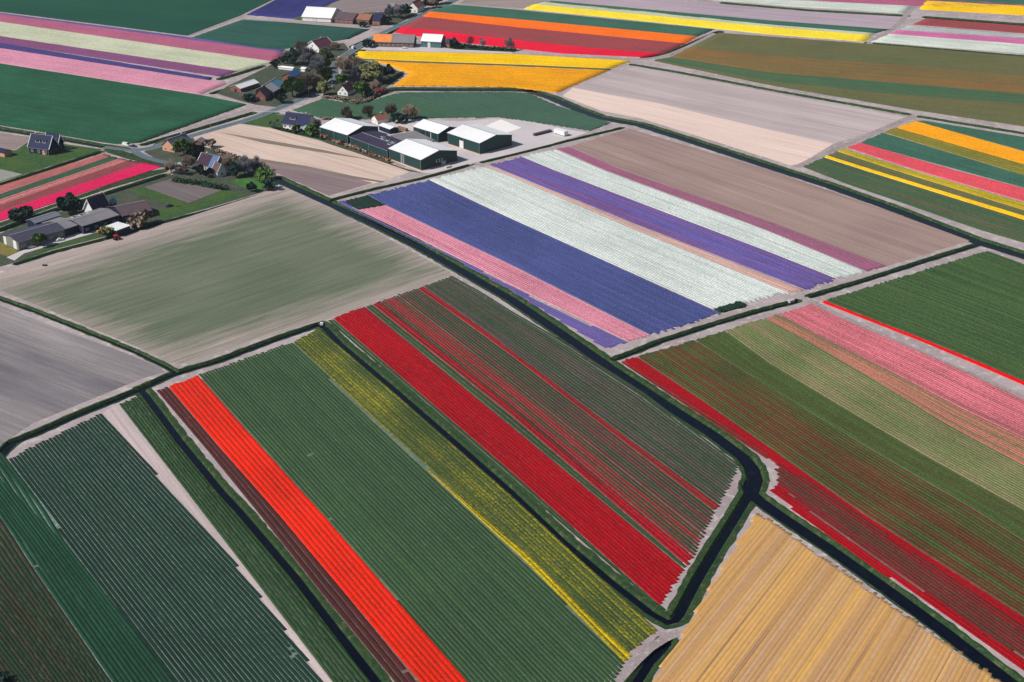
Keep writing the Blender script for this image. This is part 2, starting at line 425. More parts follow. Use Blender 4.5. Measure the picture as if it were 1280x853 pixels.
c_olive = crop('faded_olive_leaf', S(132,122,88), S(106,120,72), .42, .7, 1.3, .1, .3)
c_gr2 = crop('fresh_green_leaf', S(72,112,56), S(56,92,44), .5, .8, 1.2, .22)
c_mixb = crop('red_brown_in_green', S(98,56,36), S(72,86,44), .48, 1.3, 1.2, .22, .5)
c_redr = crop('striped_red_rows', S(118,32,34), S(76,58,40), .55, .8, 1.2, .2)
c_gr3 = crop('plain_green_crop', S(74,98,54), S(56,82,48), .5, 1.2, 1.1, .15)
f_green = crop('far_green_crop', S(42,94,66), S(34,82,58), .5, .5, .6, .3, .35)
f_green2 = crop('far_grey_green_crop', S(70,104,78), S(60,94,72), .5, .5, .6, .14)
f_mag = crop('far_magenta', S(182,98,128), S(150,92,112), .7, .4, .8, .1)
f_cream = crop('far_cream', S(204,206,178), S(172,180,150), .7, .4, .8, .08)
f_purp = crop('far_purple', S(138,80,124), S(116,74,108), .6, .4, .8, .1)
f_navy = crop('far_navy', S(76,66,128), S(64,58,112), .6, .4, .8, .1)
f_pink = crop('far_pink', S(226,150,176), S(196,138,152), .6, .6, .8, .1)
f_yel = crop('far_yellow', S(255,206,6), S(228,176,4), .75, .4, .7, .08)
f_gold = crop('far_gold', S(250,172,6), S(220,146,4), .6, .4, .7, .12)
f_or = crop('far_orange', S(255,118,22), S(220,96,20), .9, .3, .7, .08)
f_dred = crop('far_dull_red', S(166,66,72), S(134,82,78), .6, .5, .8, .1)
f_red = crop('far_red', S(238,20,58), S(200,24,50), .85, .3, .8, .08)
f_lem = crop('far_lemon', S(255,228,52), S(232,204,40), .85, .3, .8, .05)
f_brn = crop('far_brown_green', S(114,102,64), S(94,104,68), .45, 1.2, .6, .14)
f_orb = crop('far_orange_brown', S(142,100,56), S(108,104,64), .5, 1.4, .6, .14)
f_tl = crop('far_teal', S(66,110,90), S(56,98,82), .5, .5, .6, .1)
f_olg = crop('far_olive_gold', S(150,130,44), S(110,118,52), .55, .9, .6, .14)
f_rose = crop('far_rose', S(224,82,94), S(190,80,84), .8, .4, .8, .06)
f_crim = crop('crimson_blossom', S(240,36,100), S(200,36,84), .85, .3, .8, .08)
f_fade = crop('faded_red', S(166,78,86), S(136,86,80), .55, .5, .8, .12)
f_sal = crop('far_salmon', S(204,118,116), S(168,112,104), .6, .5, .8, .12)

# --- lower left block
def under(mat, poly, z=.018): field('path_soil', poly, mat, [poly[0], poly[1]], z)
U_red = ground_mat('reddish_bed_soil', S(134,110,100), S(112,90,82), S(150,128,118), .05, .15)
U_grn = ground_mat('greenish_bed_soil', S(112,126,104), S(96,110,90), S(130,138,118), .05, .15)
U_blu = ground_mat('grey_green_bed_soil', S(124,144,132), S(96,116,104), S(150,164,156), .05, .15)
under(U_red, [(416,402),(456,386),(522,363),(563,349),(640,392),(701,431),(800,496),(918,584),(893,634),(852,706),(824,749),(640,596)])
under(U_grn, [(252,472),(366,430),(395,417),(575,568),(702,682),(815,785),(776,826),(740,870),(700,900),(630,905),(586,852),(488,739),(327,558)], .023)
under(U_blu, [(16,577),(34,566),(126,520),(233,640),(262,669),(297,712),(356,791),(401,853),(436,900),(120,900),(-60,700),(-30,606)])
under(U_red, [(200,490),(246,471),(258,477),(334,560),(409,642),(496,742),(592,853),(609,880),(560,900),(500,862),(404,745),(322,641)])
under(U_red, [(782,453),(868,429),(950,405),(1015,384),(1119,430),(1173,453),(1280,502),(1400,560),(1400,905),(1280,833),(1100,708),(1012,645),(972,608),(974,584),(958,571),(890,526)])
D1 = [(148,506),(415,853)]
strip('tulip_rows', 'dark green leaf rows with pale paths in the bottom left field', 'tulip field',
      None, None, c_deep, .2, .17, rows=clipped_rows([(12,575),(32,563),(127,517),(237,639),(265,669),(300,712),(360,792),(404,853),(440,903),(254,903),(220,853),(90,687),(60,639)], -745, SP),
      holes=[(253,753,.9),(368,819,1.0),(362,812,.9),(90,689,1.0)])
strip('tulip_rows', 'blue green leaf strip at the bottom left, left of the striped dark rows', 'tulip field',
      [(-30,604),(7,655),(40,707),(141,853)], [(11,577),(59,640),(89,688),(218,853)], c_teal, .06, .3, holes=[(41,708,1.)])
strip('tulip_rows', 'brownish green rows in the bottom left corner of the fields', 'tulip field',
      [(-200,640),(-60,790),(-10,853)], [(-31,604),(6,655),(39,707),(139,853)], c_bg, .13, .3)
field('dirt_track', [(128,516),(148,506),(251,639),(320,729),(416,854),(470,925),(455,925),(404,854),(360,792),(300,712),(265,669),(237,639)],
      soil('pale_track_soil', S(206,188,184), S(188,172,170)), D1, .02)
strip('tulip_rows', 'narrow green rows with tan paths between pale track and ditch', 'tulip field',
      [(149,506),(251,638),(321,729),(416,853)], [(174,496),(232,572),(320,676),(400,774),(464,853)], c_verge, .2, .3, holes=[(268,610,2.4),(272,618,2)])
# --- field with the orange strip
strip('tulip_rows', 'dark reddish brown strip along the ditch beside the orange tulips', 'tulip field',
      [(196,489),(258,562),(322,640),(404,744),(494,853)], [(210,484),(271,556),(345,639),(430,740),(510,838),(521,853)], c_brown, .1, .2, holes=[(508,838,1.2)])
strip('tulip_strip', 'vivid orange red tulip strip, the brightest band in front', 'tulip strip',
      [(211,483.5),(272,556),(346,640),(430,740),(515,841),(526,853)], [(248,470),(326,558),(401,640),(487,740),(585,853)], c_orange, .06, .22)
strip('tulip_rows', 'wide green leaf strip between the orange tulips and yellow flowers', 'tulip field',
      None, None, c_green, .2, .17, rows=clipped_rows([(247.5,469.5),(325.5,557),(400.5,639),(486.5,739),(584.5,853),(640,918),(730,905),(768,853),(781,829),(660,709),(586,639),(475,536),(365,428)], -535, SP), holes=[(388,568,1.1),(408,651,1.3)])
strip('daffodil_rows', 'olive strip speckled with yellow flowers beside the middle ditch', 'flower strip',
      [(367,428),(470,526),(540,588),(600,644),(654,693),(784,818)], [(399,411),(500,497),(575,563),(640,620),(702,678),(822,788)], c_yel, .1, .22)
strip('daffodil_rows', 'thin bright yellow flower line edging the wide green strip', 'flower strip',
      [(535,589),(599,649),(656,701),(749,796),(781,829)], [(537,588),(604,646.5),(664,697),(757,790),(790,820)], c_yelb, .04, .25, jag=.4)
# --- red field
def LP(a, b, k=0): return [a, b]
strip('tulip_rows', 'thin grassy rows between middle ditch and deep red tulips', 'tulip field', [(411,402),(640,602),(817,754)], [(416,398.5),(640,591),(824,757)], c_verge, .24, .25)
strip('tulip_strip', 'broad deep red tulip strip right of the middle ditch', 'tulip strip', [(416.5,398),(640,590.5),(825,757)], [(456,384),(640,534),(855,712)], c_red, .06, .22)
strip('tulip_rows', 'narrow green rows just right of the deep red strip', 'tulip field', [(457,383.6),(640,533),(855.5,711)], [(465,381),(640,521),(858,708)], c_green, .2, .17)
strip('tulip_strip', 'two bright red rows second from the deep red strip', 'tulip strip', [(465.5,380.7),(640,520),(858.5,707)], [(476,377.3),(640,507),(866,696)], crop('red_rows_b', S(164,8,28), S(64,50,38), .6, 1.1), .18, .34)
strip('tulip_rows', 'mixed dark red and green rows in the middle of red field', 'tulip field', [(476.5,377),(640,506.5),(866.5,695)], [(497,369.5),(640,478),(880,670)], c_redmix, .24, .18)
strip('tulip_rows', 'dull brown green rows left of the single red line', 'tulip field', [(497.5,369),(640,477.5),(880.5,669)], [(522,361),(640,445.5),(893,640)], c_dark, .24, .18)
strip('tulip_strip', 'single thin red line of tulips crossing the green rows', 'tulip strip', [(522.5,361),(603,418),(640,445),(740,522),(893.5,639.5)], [(529,358.5),(608,415),(640,439.5),(744,518),(898.5,632)], c_redthin, .16, .36)
strip('tulip_rows', 'dark green rows with pale paths between red line and canal', 'tulip field', [(529.5,358),(609,414.5),(640,439),(745,517.5),(899,631)], [(566,345.5),(600,364),(640,389),(704,426.5),(806,491),(925,582)], c_darkp, .24, .18)
# --- hyacinth block
strip('flower_rows', 'thin violet row along the main canal edge of hyacinth field', 'flower strip', None, None, c_viol, .1, .22, holes=[(690,399,1.6),(727,421,1.8)], rows=clipped_rows([(420,252.5),(470,277),(570,325),(640,364),(700,401),(757,436),(784,428),(700,390),(640,359),(570,322),(447,264),(430,251)], -950, SP))
strip('flower_rows', 'dark green harvested patch at the far end of pink rows', 'flower strip', [(427,252.5),(448,262.5)], [(460,244),(482,256.5)], c_deep, .1, .2)
strip('flower_strip', 'light pink hyacinth strip with thin rows beside the canal', 'hyacinth strip', [(448,263),(540,306),(640,357),(785,427)], [(482,257),(560,294),(640,332),(813,420)], c_pink, .2, .22)
strip('flower_strip', 'broad slate blue hyacinth strip beside the pink rows', 'hyacinth strip', [(461,244),(482,256.5),(560,293.5),(640,331.5),(814,419.5)], [(536,225.5),(560,237),(600,256),(640,274.5),(900,392)], c_blue, .12, .22, jag=1.6)
strip('flower_strip', 'broad white hyacinth strip between the blue and purple bands', 'hyacinth strip', [(537,225),(640,274),(892,387)], [(605,208.5),(640,221.5),(790,286),(985,366)], c_white, .13, .22, jag=1.6)
strip('shrub_rows', 'small dark green patch at the near end of blue hyacinths', 'crop patch', [(893,388),(901,392)], [(925,378),(934,383)], c_deep, .02, .9)
strip('flower_rows', 'thin bare tan row dividing white and purple hyacinths', 'flower strip', [(606,208),(640,221),(790,285),(986,366)], [(610,207),(640,218),(790,280),(1005,363)], crop('tan_row', S(214,170,156), S(196,160,150), .6), .05, .1)
strip('flower_strip', 'purple hyacinth strip between two white strips', 'hyacinth strip', [(613,206.5),(640,217.5),(790,278.5),(1007,362.5)], [(652,196.5),(692,213),(960,315),(1045,349)], crop('violet_mixed', S(100,92,160), S(130,80,122), .8, 1.2), .1, .22, jag=1.6)
strip('flower_strip', 'narrower white hyacinth strip beside the magenta band', 'hyacinth strip', [(653,196),(692,212.5),(960,314.5),(1046,348.5)], [(695,187),(754,213),(960,289),(1082,340)], c_white, .1, .22, jag=1.6)
strip('flower_strip', 'thin faded magenta hyacinth band right of the white strip', 'hyacinth strip', [(696,186.5),(755,212.5),(960,288.5),(1083,339.5)], [(712,184),(774,212),(960,277),(1107,333)], c_mag, .08, .3)
field('ploughed_field', [(713,183),(786,161),(960,212),(1122,268),(1212,301),(1108,333),(960,277),(775,212)], soil('mauve_soil', S(176,150,140), S(148,124,118), None, .6, .004, .1), [(775,212),(1108,333)], .03)
# --- right block
strip('tulip_rows', 'thin dull rows between canal edge and the red line on the right', 'tulip field', [(776,453),(840,496),(890,529),(958,574)], [(779,452),(845,492),(900,527),(962,568)], c_redthin, .12, .25)
strip('tulip_strip', 'bright red tulip line along the edge of the right hand field', 'tulip strip', [(779,451.5),(866,506),(961,573),(1060,640),(1280,790)], [(796,446.5),(880,503),(962,560),(1074,640),(1280,772)], c_red, .05, .22)
strip('tulip_rows', 'striped dull red rows in the lower right corner', 'tulip field', None, None, c_redr, .2, .3, jag=2, rows=clipped_rows([(972,578),(1060,635),(1120,678),(1280,785),(1330,826),(1330,858),(1280,824),(1100,701.5),(1012,638.5),(972,605)], -480, SP))
strip('tulip_strip', 'lower red tulip line running beside the right hand canal track', 'tulip strip', None, None, c_red, .06, .22, rows=clipped_rows([(964,615),(973,605),(1012,638.5),(1100,701.5),(1280,824),(1330,858),(1330,871),(1280,837),(1100,714),(997,641)], -480, SP))
strip('tulip_rows', 'wide mottled red brown and green strip right of red line', 'tulip field', [(797,446),(880,502),(962,559.5),(1075,639),(1280,771.5)], [(868,426),(960,484),(1100,570),(1211,634),(1280,678)], c_mixb, .13, .3)
strip('tulip_rows', 'fresh green leaf strip in the right hand field', 'tulip field', [(869,425.5),(960,483.5),(1101,569.5),(1212,633.5),(1280,677)], [(906,414),(960,454),(1078,525),(1173,580),(1280,639)], crop('green_a', S(72,96,46), S(72,78,42), .55, 1.3, 1.1, .3), .12, .3)
strip('tulip_rows', 'pale olive faded strip between green leaf and pink tulips', 'tulip field', [(907,413.7),(961,453.5),(1079,524.5),(1174,579.5),(1280,638)], [(955,399),(1008,427),(1100,481),(1186,533),(1280,583)], c_olive, .1, .3, holes=[(1219,607,2)])
strip('tulip_strip', 'salmon tinged rows on the left edge of pink tulips', 'tulip strip', [(956,398.7),(1009,426.5),(1101,480.5),(1187,532.5),(1280,582)], [(972,393.3),(1035,426.5),(1120,469),(1200,511),(1280,549)], c_salm, .12, .22)
strip('tulip_strip', 'broad pink tulip strip in the right hand field', 'tulip strip', [(973,393),(1036,426),(1121,468.5),(1201,510.5),(1280,548)], [(1015,380.5),(1060,402),(1119,427),(1173,450),(1280,500)], c_pinkt, .16, .22)
strip('tulip_strip', 'single thin scarlet line edging the green field at right', 'tulip strip', [(1027,378.5),(1090,403),(1154,428),(1220,456),(1280,482)], [(1031,376.5),(1094,401.5),(1158,426),(1223,453),(1280,477.5)], crop('scarlet', S(232,8,18), S(200,20,20), .97, .2), .02, .4)
strip('crop_rows', 'plain green crop filling the right edge field', 'crop field', [(1032,376),(1095,401),(1159,425.5),(1224,452.5),(1280,477)], [(1234,314),(1280,331)], c_gr3, .12, .3)
# --- straw field bottom right
def straw():
    N = NT('straw_mulch')
    a = N.noise(N.attr(.003, .16), 1.0, 3, .6); b = N.noise(N.attr(.004, .5), 1.0, 3, .7); f = N.noise(N.attr(.5, 1.2), 1.0, 3, .7)
    c = N.mix(N.mr(a, .4, .6), S(190,146,100), S(222,170,92)); c = N.mix(N.mr(b, .5, .68), c, S(206,168,130)); c = N.mix(N.mr(b, .44, .3), c, S(150,116,92))
    return N.out(bright(N, c, N.mr(f, .3, .7, .9, 1.08)), f, .3, .1)
m_straw = straw()
strip('straw_covered_rows', 'golden straw covered rows in the bottom right field', 'straw field', None, None, m_straw, .02, .07, jag=1.3,
      rows=clipped_rows([(945,643),(905,705),(858,785),(835,820),(812,856),(790,900),(1310,900),(1256,856),(1175,799),(1072,728),(962,650)], 1850, SP))
# --- bare fields left
field('ploughed_field', [(0,343),(60,321),(205,281),(340,238),(352,232),(412,259),(470,290),(563,341),(564,345),(480,373),(404,401),(320,425),(240,455),(222,455),(140,421),(60,387),(-30,352),(-30,352)],
      soil('thin_green_soil', S(122,126,106), S(94,106,84), S(180,164,158), .5, .02, .22), [(140,360),(420,275)], .03, inner=[(-10,366),(60,346),(200,302),(352,250),(400,262),(548,340),(440,376),(330,408),(235,444),(205,444),(120,410)], soft=46.)
field('ploughed_field', [(-60,360),(0,382),(60,406),(140,435),(200,459),(206,465),(176,474),(100,505),(40,530),(0,557),(-60,590)], soil('grey_soil', S(160,152,150), S(112,108,114), None, .75, .007, .055), [(0,420),(200,492)], .03)
# --- upper left
field('grass_field', [(-80,-30),(0,-12),(450,-70),(345,-2),(300,20),(234,45),(150,34),(0,15),(-80,5)], soil('deep_green_crop', S(32,86,64), S(24,74,60), None, .6, .004, .05), [(0,0),(320,30)], .1)
F = 'flower strip'
strip('flower_rows', 'thin violet edge of the striped field at upper left', F, [(0,16.3),(355,62)], [(0,18),(354,65.5)], c_viol, .05, .22)
strip('flower_strip', 'dusky pink strip next to the dark green field at upper left', F, [(0,18),(354,65.5)], [(0,27.5),(345,78)], f_mag, .06, .3)
strip('flower_strip', 'cream flower strip at upper left between pink and purple', F, [(0,27.5),(345,78)], [(0,45.5),(297,89.5)], f_cream, .06, .3)
strip('flower_strip', 'dusky purple flower strip below the cream strip at upper left', F, [(0,45.5),(297,89.5)], [(0,54),(277,96.5)], f_purp, .06, .3)
strip('flower_strip', 'thin dark indigo flower strip at upper left', F, [(0,54),(266,97.5)], [(0,60.5),(262,100.5)], f_navy, .06, .3)
strip('flower_strip', 'pale pink flower strip bordering the wide green field at upper left', F, [(0,60.5),(284,104.5)], [(0,79),(252,118)], f_pink, .06, .3)
strip('crop_rows', 'wide blue green crop field above the blue roofed house', 'crop field', [(0,79.8),(252,119.5),(309,131)], [(0,157),(62,167),(125,178),(150,181),(176,178.5)], f_green, .03, .28)
field('ploughed_field', [(-60,160),(0,167),(42,172),(20,187),(-60,188)], soil('brown_soil', S(168,150,144), S(140,124,120)), [(0,170),(42,172)], .03)
field('lawn', [(-60,189),(20,188),(40,174),(80,180),(128,187),(60,209),(0,228),(-60,246)], M_grass, [(0,200),(100,195)], .02)
field('ploughed_field', [(-60,200),(2,212),(28,218),(0,227),(-60,246)], soil('grey_green_soil', S(168,168,160), S(140,140,130)), [(0,210),(26,219)], .04)
strip('flower_strip', 'faded salmon strip at the top of the red field at left', F, [(0,233),(130,192.5)], [(0,243.5),(139,196)], f_sal, .08, .3)
strip('flower_rows', 'grey green strip inside the red striped field at left', F, [(0,243.5),(139,196)], [(0,250),(150,198.5)], f_green2, .08, .3)
strip('flower_rows', 'thin pale pink line in the red striped field at left', F, [(0,250),(150,198.5)], [(0,257),(161,201)], crop('pale_pink_rows', S(230,140,140), S(168,112,104), .6, .9, .8, .1), .08, .3)
strip('flower_strip', 'dull red brown strip beside the crimson strip at left', F, [(0,257),(161,201)], [(0,266),(180,204)], f_fade, .08, .3)
strip('flower_strip', 'bright crimson flower strip behind the farm sheds at left', F, [(0,266),(180,204)], [(0,277),(204,208.5)], f_crim, .06, .34)
field('grass_verge', [(-40,292),(0,278.5),(186,214),(208,211),(209,215),(140,235),(60,262),(0,284),(-40,298)], M_verge, [(0,280),(190,214)], .02)
# farmyards and gardens
field('farmyard_grass', [(-30,310),(0,292),(60,270),(140,243),(205,222),(222,216),(290,218),(345,226),(340,237),(262,260),(207,275),(135,295),(68,312),(20,328),(-30,342)], M_yard, [(0,300),(200,240)], .014)
field('lawn', [(160,238),(182,233),(236,254),(222,259),(200,252)], M_grass, [(160,238),(236,254)], .03)
field('lawn', [(196,262),(240,255),(278,238),(312,243),(262,259),(206,275),(196,272)], M_grass, [(196,262),(278,238)], .03)
field('lawn', [(32,322),(60,309),(128,290),(132,294),(68,311),(24,327)], M_grass, [(32,322),(128,290)], .03)
field('lawn', [(-20,312),(0,302),(22,314),(30,316),(14,322),(0,318)], ground_mat('dry_grass', S(116,110,60), S(140,124,70), S(90,96,52)), [(0,302),(22,314)], .03)
field('farm_track', [(18,326),(30,317),(60,308),(120,291),(128,287),(124,284),(84,293),(60,303),(26,314),(8,322)], M_conc, [(18,326),(128,287)], .034)
field('ploughed_field', [(180,234),(215,223),(277,238),(236,254)], soil('garden_soil', S(128,118,116), S(108,98,100)), [(180,234),(236,254)], .035)
field('lawn', [(288,228),(300,222),(338,225),(334,236),(318,239)], ground_mat('bright_lawn', S(70,118,54), S(56,100,50), S(96,130,60)), [(288,228),(338,225)], .03)
# bare field beside the barns
field('ploughed_field', [(240,171),(296,155),(340,161),(398,176),(450,193),(513,215),(470,229),(411,245),(340,213),(300,196),(250,182)], soil('pale_cream_soil', S(226,202,186), S(206,180,166), None, .6, .006, .16), [(296,160),(480,215)], .03)
field('concrete_slab', [(606,158),(626,149.5),(652,160),(634,166)], paint('white_concrete', S(248,242,238), .9, .04), [(606,158),(652,160)], .04)
field('ploughed_field', [(300,198),(322,199),(380,208),(430,220),(466,229),(411,245),(340,214)], soil('mauve_plough', S(152,132,132), S(128,110,114), None, .6, .006, .16), [(322,199),(466,229)], .045)
field('ploughed_furrow', [(320,198),(382,207.5),(440,220),(480,227),(478,228.5),(430,222),(380,211),(330,203)], soil('dark_furrow', S(112,104,92), S(150,134,122)), [(320,198),(480,227)], .06)
field('ploughed_furrow', [(272,165),(340,176.5),(400,187),(464,200.5),(400,190.5),(330,179)], soil('dark_furrow', None, None), [(272,165),(464,200)], .06)
field('lawn', [(297,154),(325,146),(347,142),(362,146),(352,163),(340,160)], M_grass, [(297,154),(352,163)], .02)
field('garden', [(330,161),(352,163),(400,164),(402,172),(440,184),(500,209),(530,217),(500,213),(440,191),(398,175),(360,166)], M_yard, [(330,161),(500,209)], .022)
field('concrete_yard', [(470,150),(512,148),(575,152),(618,148),(655,151),(700,160),(735,166),(690,180),(640,192.5),(590,204),(540,217),(527,216),(486,199),(470,180)], M_conc, [(486,199),(735,166)], .024)
# green fields between village and barns
strip('crop_rows', 'dark green crop field behind the green barns', 'crop field', None, None, f_green2, .03, .25, rows=clipped_rows([(366,138),(404,123.5),(447,131.5),(496,117),(600,147),(545,148),(480,150),(400,148)], -1100, SP))
strip('crop_rows', 'grey green crop field below the gold tulips', 'crop field', None, None, crop('slate_crop', S(70,102,82), S(62,92,76), .5, .5, .6, .1), .03, .25, rows=clipped_rows([(494,116),(560,115.5),(640,115.5),(662,117),(690,130),(763,154),(738,164),(665,152.5),(620,146.5),(594,148)], -1100, SP))
# village ground
field('village_ground', [(344,78),(356,64),(400,56),(430,54),(440,66),(420,82),(424,98),(412,106),(404,112),(384,119),(345,134),(318,131),(296,125),(270,117),(284,108),(330,86)], M_yard, [(330,90),(420,90)], .014)
field('village_ground', [(430,76),(446,72),(470,80),(484,84),(506,92),(488,106),(480,112),(470,124),(447,130),(404,122),(404,112),(424,101)], M_yard, [(430,80),(500,100)], .014)
field('village_ground', [(210,172),(240,170),(262,180),(290,192),(345,214),(345,228),(225,214),(206,206),(180,190),(196,178)], M_yard, [(210,172),(345,228)], .013)
field('grass_verge', [(182,186),(250,167),(320,147.5),(340,141),(350,141),(347,144),(322,148),(297,155),(240,171),(205,178)], M_verge, [(182,186),(320,147)], .012)
field('grass_verge', [(436,58),(455,50),(500,30),(514,25),(512,30),(480,44),(462,56),(446,70),(440,68)], M_verge, [(436,58),(500,30)], .012)
field('grass_verge', [(404,112),(430,128),(447,131.5),(492,115),(484,112),(450,128)], M_verge, [(404,112),(492,115)], .012)
field('grass_verge', [(128,186),(150,188),(166,192),(205,205),(214,207),(206,210),(160,199),(134,191)], M_verge, [(128,186),(205,205)], .012)
# --- top middle
strip('tulip_strip', 'bright yellow tulip strip behind the grey track by the orange roof', 'tulip strip', [(449,64.5),(520,65.5),(640,68),(789,76.5)], [(444,73),(520,76.5),(640,80.5),(764,86)], f_yel, .05, .34)
strip('tulip_strip', 'wide golden tulip field with a notch beside the village trees', 'tulip strip', None, None, f_gold, .04, .34, rows=clipped_rows([(466,76),(530,79.5),(640,83.5),(761,88.5),(735,99.5),(697,116.5),(640,109.5),(560,108.3),(491,108),(512,92.5),(484,81)], -9000, SP))
strip('flower_rows', 'thin dark row dividing the bright yellow from the golden tulips', 'flower strip', [(444,73.5),(520,77),(640,81),(764,86.3)], [(450,75),(520,78.6),(640,82.7),(763,88)], crop('dark_divider', S(110,112,60), S(84,96,60), .5), .02, .2)
strip('crop_rows', 'grey green crop strip behind the orange tulips', 'crop field', [(566,6),(640,12),(893,37)], [(538,14.5),(640,23.7),(873,45.7)], f_tl, .03, .25)
strip('tulip_strip', 'bright orange tulip strip at the top middle', 'tulip strip', [(537,15),(640,24),(872,46)], [(528,21),(640,34),(857,55)], f_or, .05, .34)
strip('tulip_strip', 'dull brick red tulip strip between orange and scarlet', 'tulip strip', [(528,21),(640,34),(857,55)], [(503,34),(640,50),(740,60.5),(830,67)], f_dred, .06, .3)
strip('tulip_strip', 'scarlet tulip strip behind the orange roofed barn', 'tulip strip', [(503,34),(640,50),(740,60.5),(828,67.3)], [(493,41),(562,52),(640,60.5),(700,67),(806,72)], f_red, .05, .34)
strip('tulip_strip', 'long lemon yellow tulip strip across the top', 'tulip strip', [(668,6),(780,16.5),(960,34),(1090,44.5)], [(655,11.5),(780,24),(960,43),(1081,52.5)], f_lem, .04, .34)
strip('flower_rows', 'pale cream row above the long lemon yellow strip', 'flower strip', [(680,3),(780,12),(960,31),(1094,42)], [(668,6),(780,16.5),(960,34),(1090,44.5)], f_cream, .05, .3)
strip('crop_rows', 'thin dark green strip between mauve soil and lemon strip', 'crop field', [(690,1.5),(960,26),(1112,37)], [(682,3.5),(960,31),(1095,42)], f_tl, .03, .3)
field('ploughed_field', [(700,-8),(800,-4),(905,6),(1010,15),(1130,22),(1112,37),(960,26),(820,12),(690,1)], soil('lilac_soil', S(190,172,180), S(168,150,160)), [(700,0),(1112,37)], .03)
strip('flower_strip', 'pale whitish strip at the very top edge', 'flower strip', [(900,-4),(1040,3),(1140,8)], [(905,1),(1010,9.5),(1130,17)], crop('far_white', S(212,218,206), S(180,192,180), .7), .05, .3)
strip('flower_strip', 'mauve pink strip at the very top edge', 'flower strip', [(1000,-8),(1150,-1)], [(1042,2.5),(1142,7.5)], f_mag, .05, .3)
strip('crop_rows', 'brownish green field strip below the lemon yellow strip', 'crop field', [(899,41.5),(1083,55),(1280,71.5)], [(862,60),(960,70),(1120,82),(1280,96)], f_brn, .04, .28)
strip('crop_rows', 'orange brown field strip across the upper right', 'crop field', [(862,60),(960,70),(1120,82),(1280,96)], [(838,72),(960,91),(1120,104),(1280,118)], f_orb, .04, .28)
strip('crop_rows', 'teal green field strip below the orange brown strip', 'crop field', [(838,72),(960,91),(1120,104),(1280,118)], [(820,75),(960,102),(1120,118),(1280,130)], crop('muted_teal', S(84,104,70), S(64,100,72), .4, 1.2, .6, .12), .04, .28)
strip('crop_rows', 'dull brown green strip beside the track in the upper right', 'crop field', [(820,75),(960,102),(1120,118),(1280,130)], [(818,76.5),(960,106.5),(1140,137.5),(1280,158.5)], f_brn, .04, .28)
field('ploughed_field', [(795,83),(850,94),(960,115.5),(1050,131),(1141,148),(1042,180),(960,162),(825,130),(716,110)], soil('pale_lilac_soil', S(204,188,186), S(176,162,160), None, .65, .004, .06), [(795,83),(1140,148)], .03)
field('ploughed_field', [(716,110),(825,130),(960,162),(1042,180),(1000,205),(988,207),(865,168),(800,148),(752,139),(703,120)], soil('cream_soil', S(240,216,202), S(228,200,188), None, .6, .004, .06), [(716,110),(1042,180)], .03)
# --- top right corner
strip('tulip_strip', 'golden yellow tulip strip in the top right corner', 'tulip strip', [(1158,1.5),(1280,8)], [(1149,12),(1280,19.5)], f_yel, .05, .34)
strip('crop_rows', 'dark green crop strip at the top right above the gold strip', 'crop field', [(1172,-8),(1280,-3)], [(1160,1),(1280,7.5)], f_tl, .04, .3)
strip('flower_strip', 'brick red strip in the top right corner', 'flower strip', [(1158,23.5),(1280,33)], [(1141,31),(1280,42)], f_dred, .06, .3)
strip('flower_rows', 'thin pale grey strip under the brick red strip', 'flower strip', [(1134,33),(1280,44)], [(1126,36.5),(1280,47)], crop('far_grey', S(190,190,192), S(150,160,160), .6), .05, .3)
strip('flower_strip', 'thin pink strip in the top right corner', 'flower strip', [(1122,38),(1280,49)], [(1112,43),(1280,55.5)], crop('far_pink_b', S(206,112,160), S(176,110,140), .7), .05, .3)
strip('flower_strip', 'white strip in the top right below the thin pink strip', 'flower strip', [(1112,43),(1280,56)], [(1089,52.5),(1280,67)], crop('far_white', None, None), .05, .3)
# --- right of the pale field
strip('crop_rows', 'dark green strip above the orange gold tulips at right', 'crop field', [(1153,151),(1280,172)], [(1146,152.5),(1280,189)], f_tl, .05, .3)
strip('tulip_strip', 'orange gold tulip strip near the right edge', 'tulip strip', [(1145,152),(1280,190)], [(1121,160),(1280,206)], crop('far_amber', S(252,168,16), S(226,140,12), .85, .3, .8, .08), .05, .34)
strip('tulip_rows', 'thin olive gold strip below the orange gold tulips', 'tulip strip', [(1120,160),(1280,206)], [(1105,166),(1280,219)], f_olg, .06, .3)
strip('crop_rows', 'dark green strip between gold and coral tulips at right', 'crop field', [(1104,166.5),(1280,219.5)], [(1075,179),(1280,235)], f_tl, .05, .3)
strip('tulip_strip', 'coral red tulip strip near the right edge', 'tulip strip', [(1075,179),(1192,213),(1280,236)], [(1060,185),(1145,213),(1280,252)], f_rose, .05, .34)
strip('tulip_strip', 'dull yellow tulip line below the coral strip', 'tulip strip', [(1056,186.5),(1140,213.5),(1280,254)], [(1047,189.5),(1120,213.5),(1280,263)], crop('far_mustard', S(206,176,26), S(130,130,50), .6, .8), .06, .3)
strip('crop_rows', 'thin green strip between the two yellow tulip lines', 'crop field', [(1047,190),(1120,214),(1280,263.5)], [(1034,195),(1088,212),(1280,270)], f_brn, .05, .28)
strip('tulip_strip', 'thin bright yellow tulip line nearest the north canal', 'tulip strip', [(1034,195),(1088,212),(1280,270.5)], [(1031,197),(1082,213.5),(1280,275)], f_yel, .05, .34)
strip('crop_rows', 'brown and green crop strip along the north canal at right', 'crop field', [(1030,197.5),(1081,214),(1280,275.5)], [(1004,209),(1060,231),(1122,252),(1222,287),(1280,304)], crop('canal_crop', S(98,92,66), S(62,96,66), .42, 1.0, .7, .15), .06, .3)
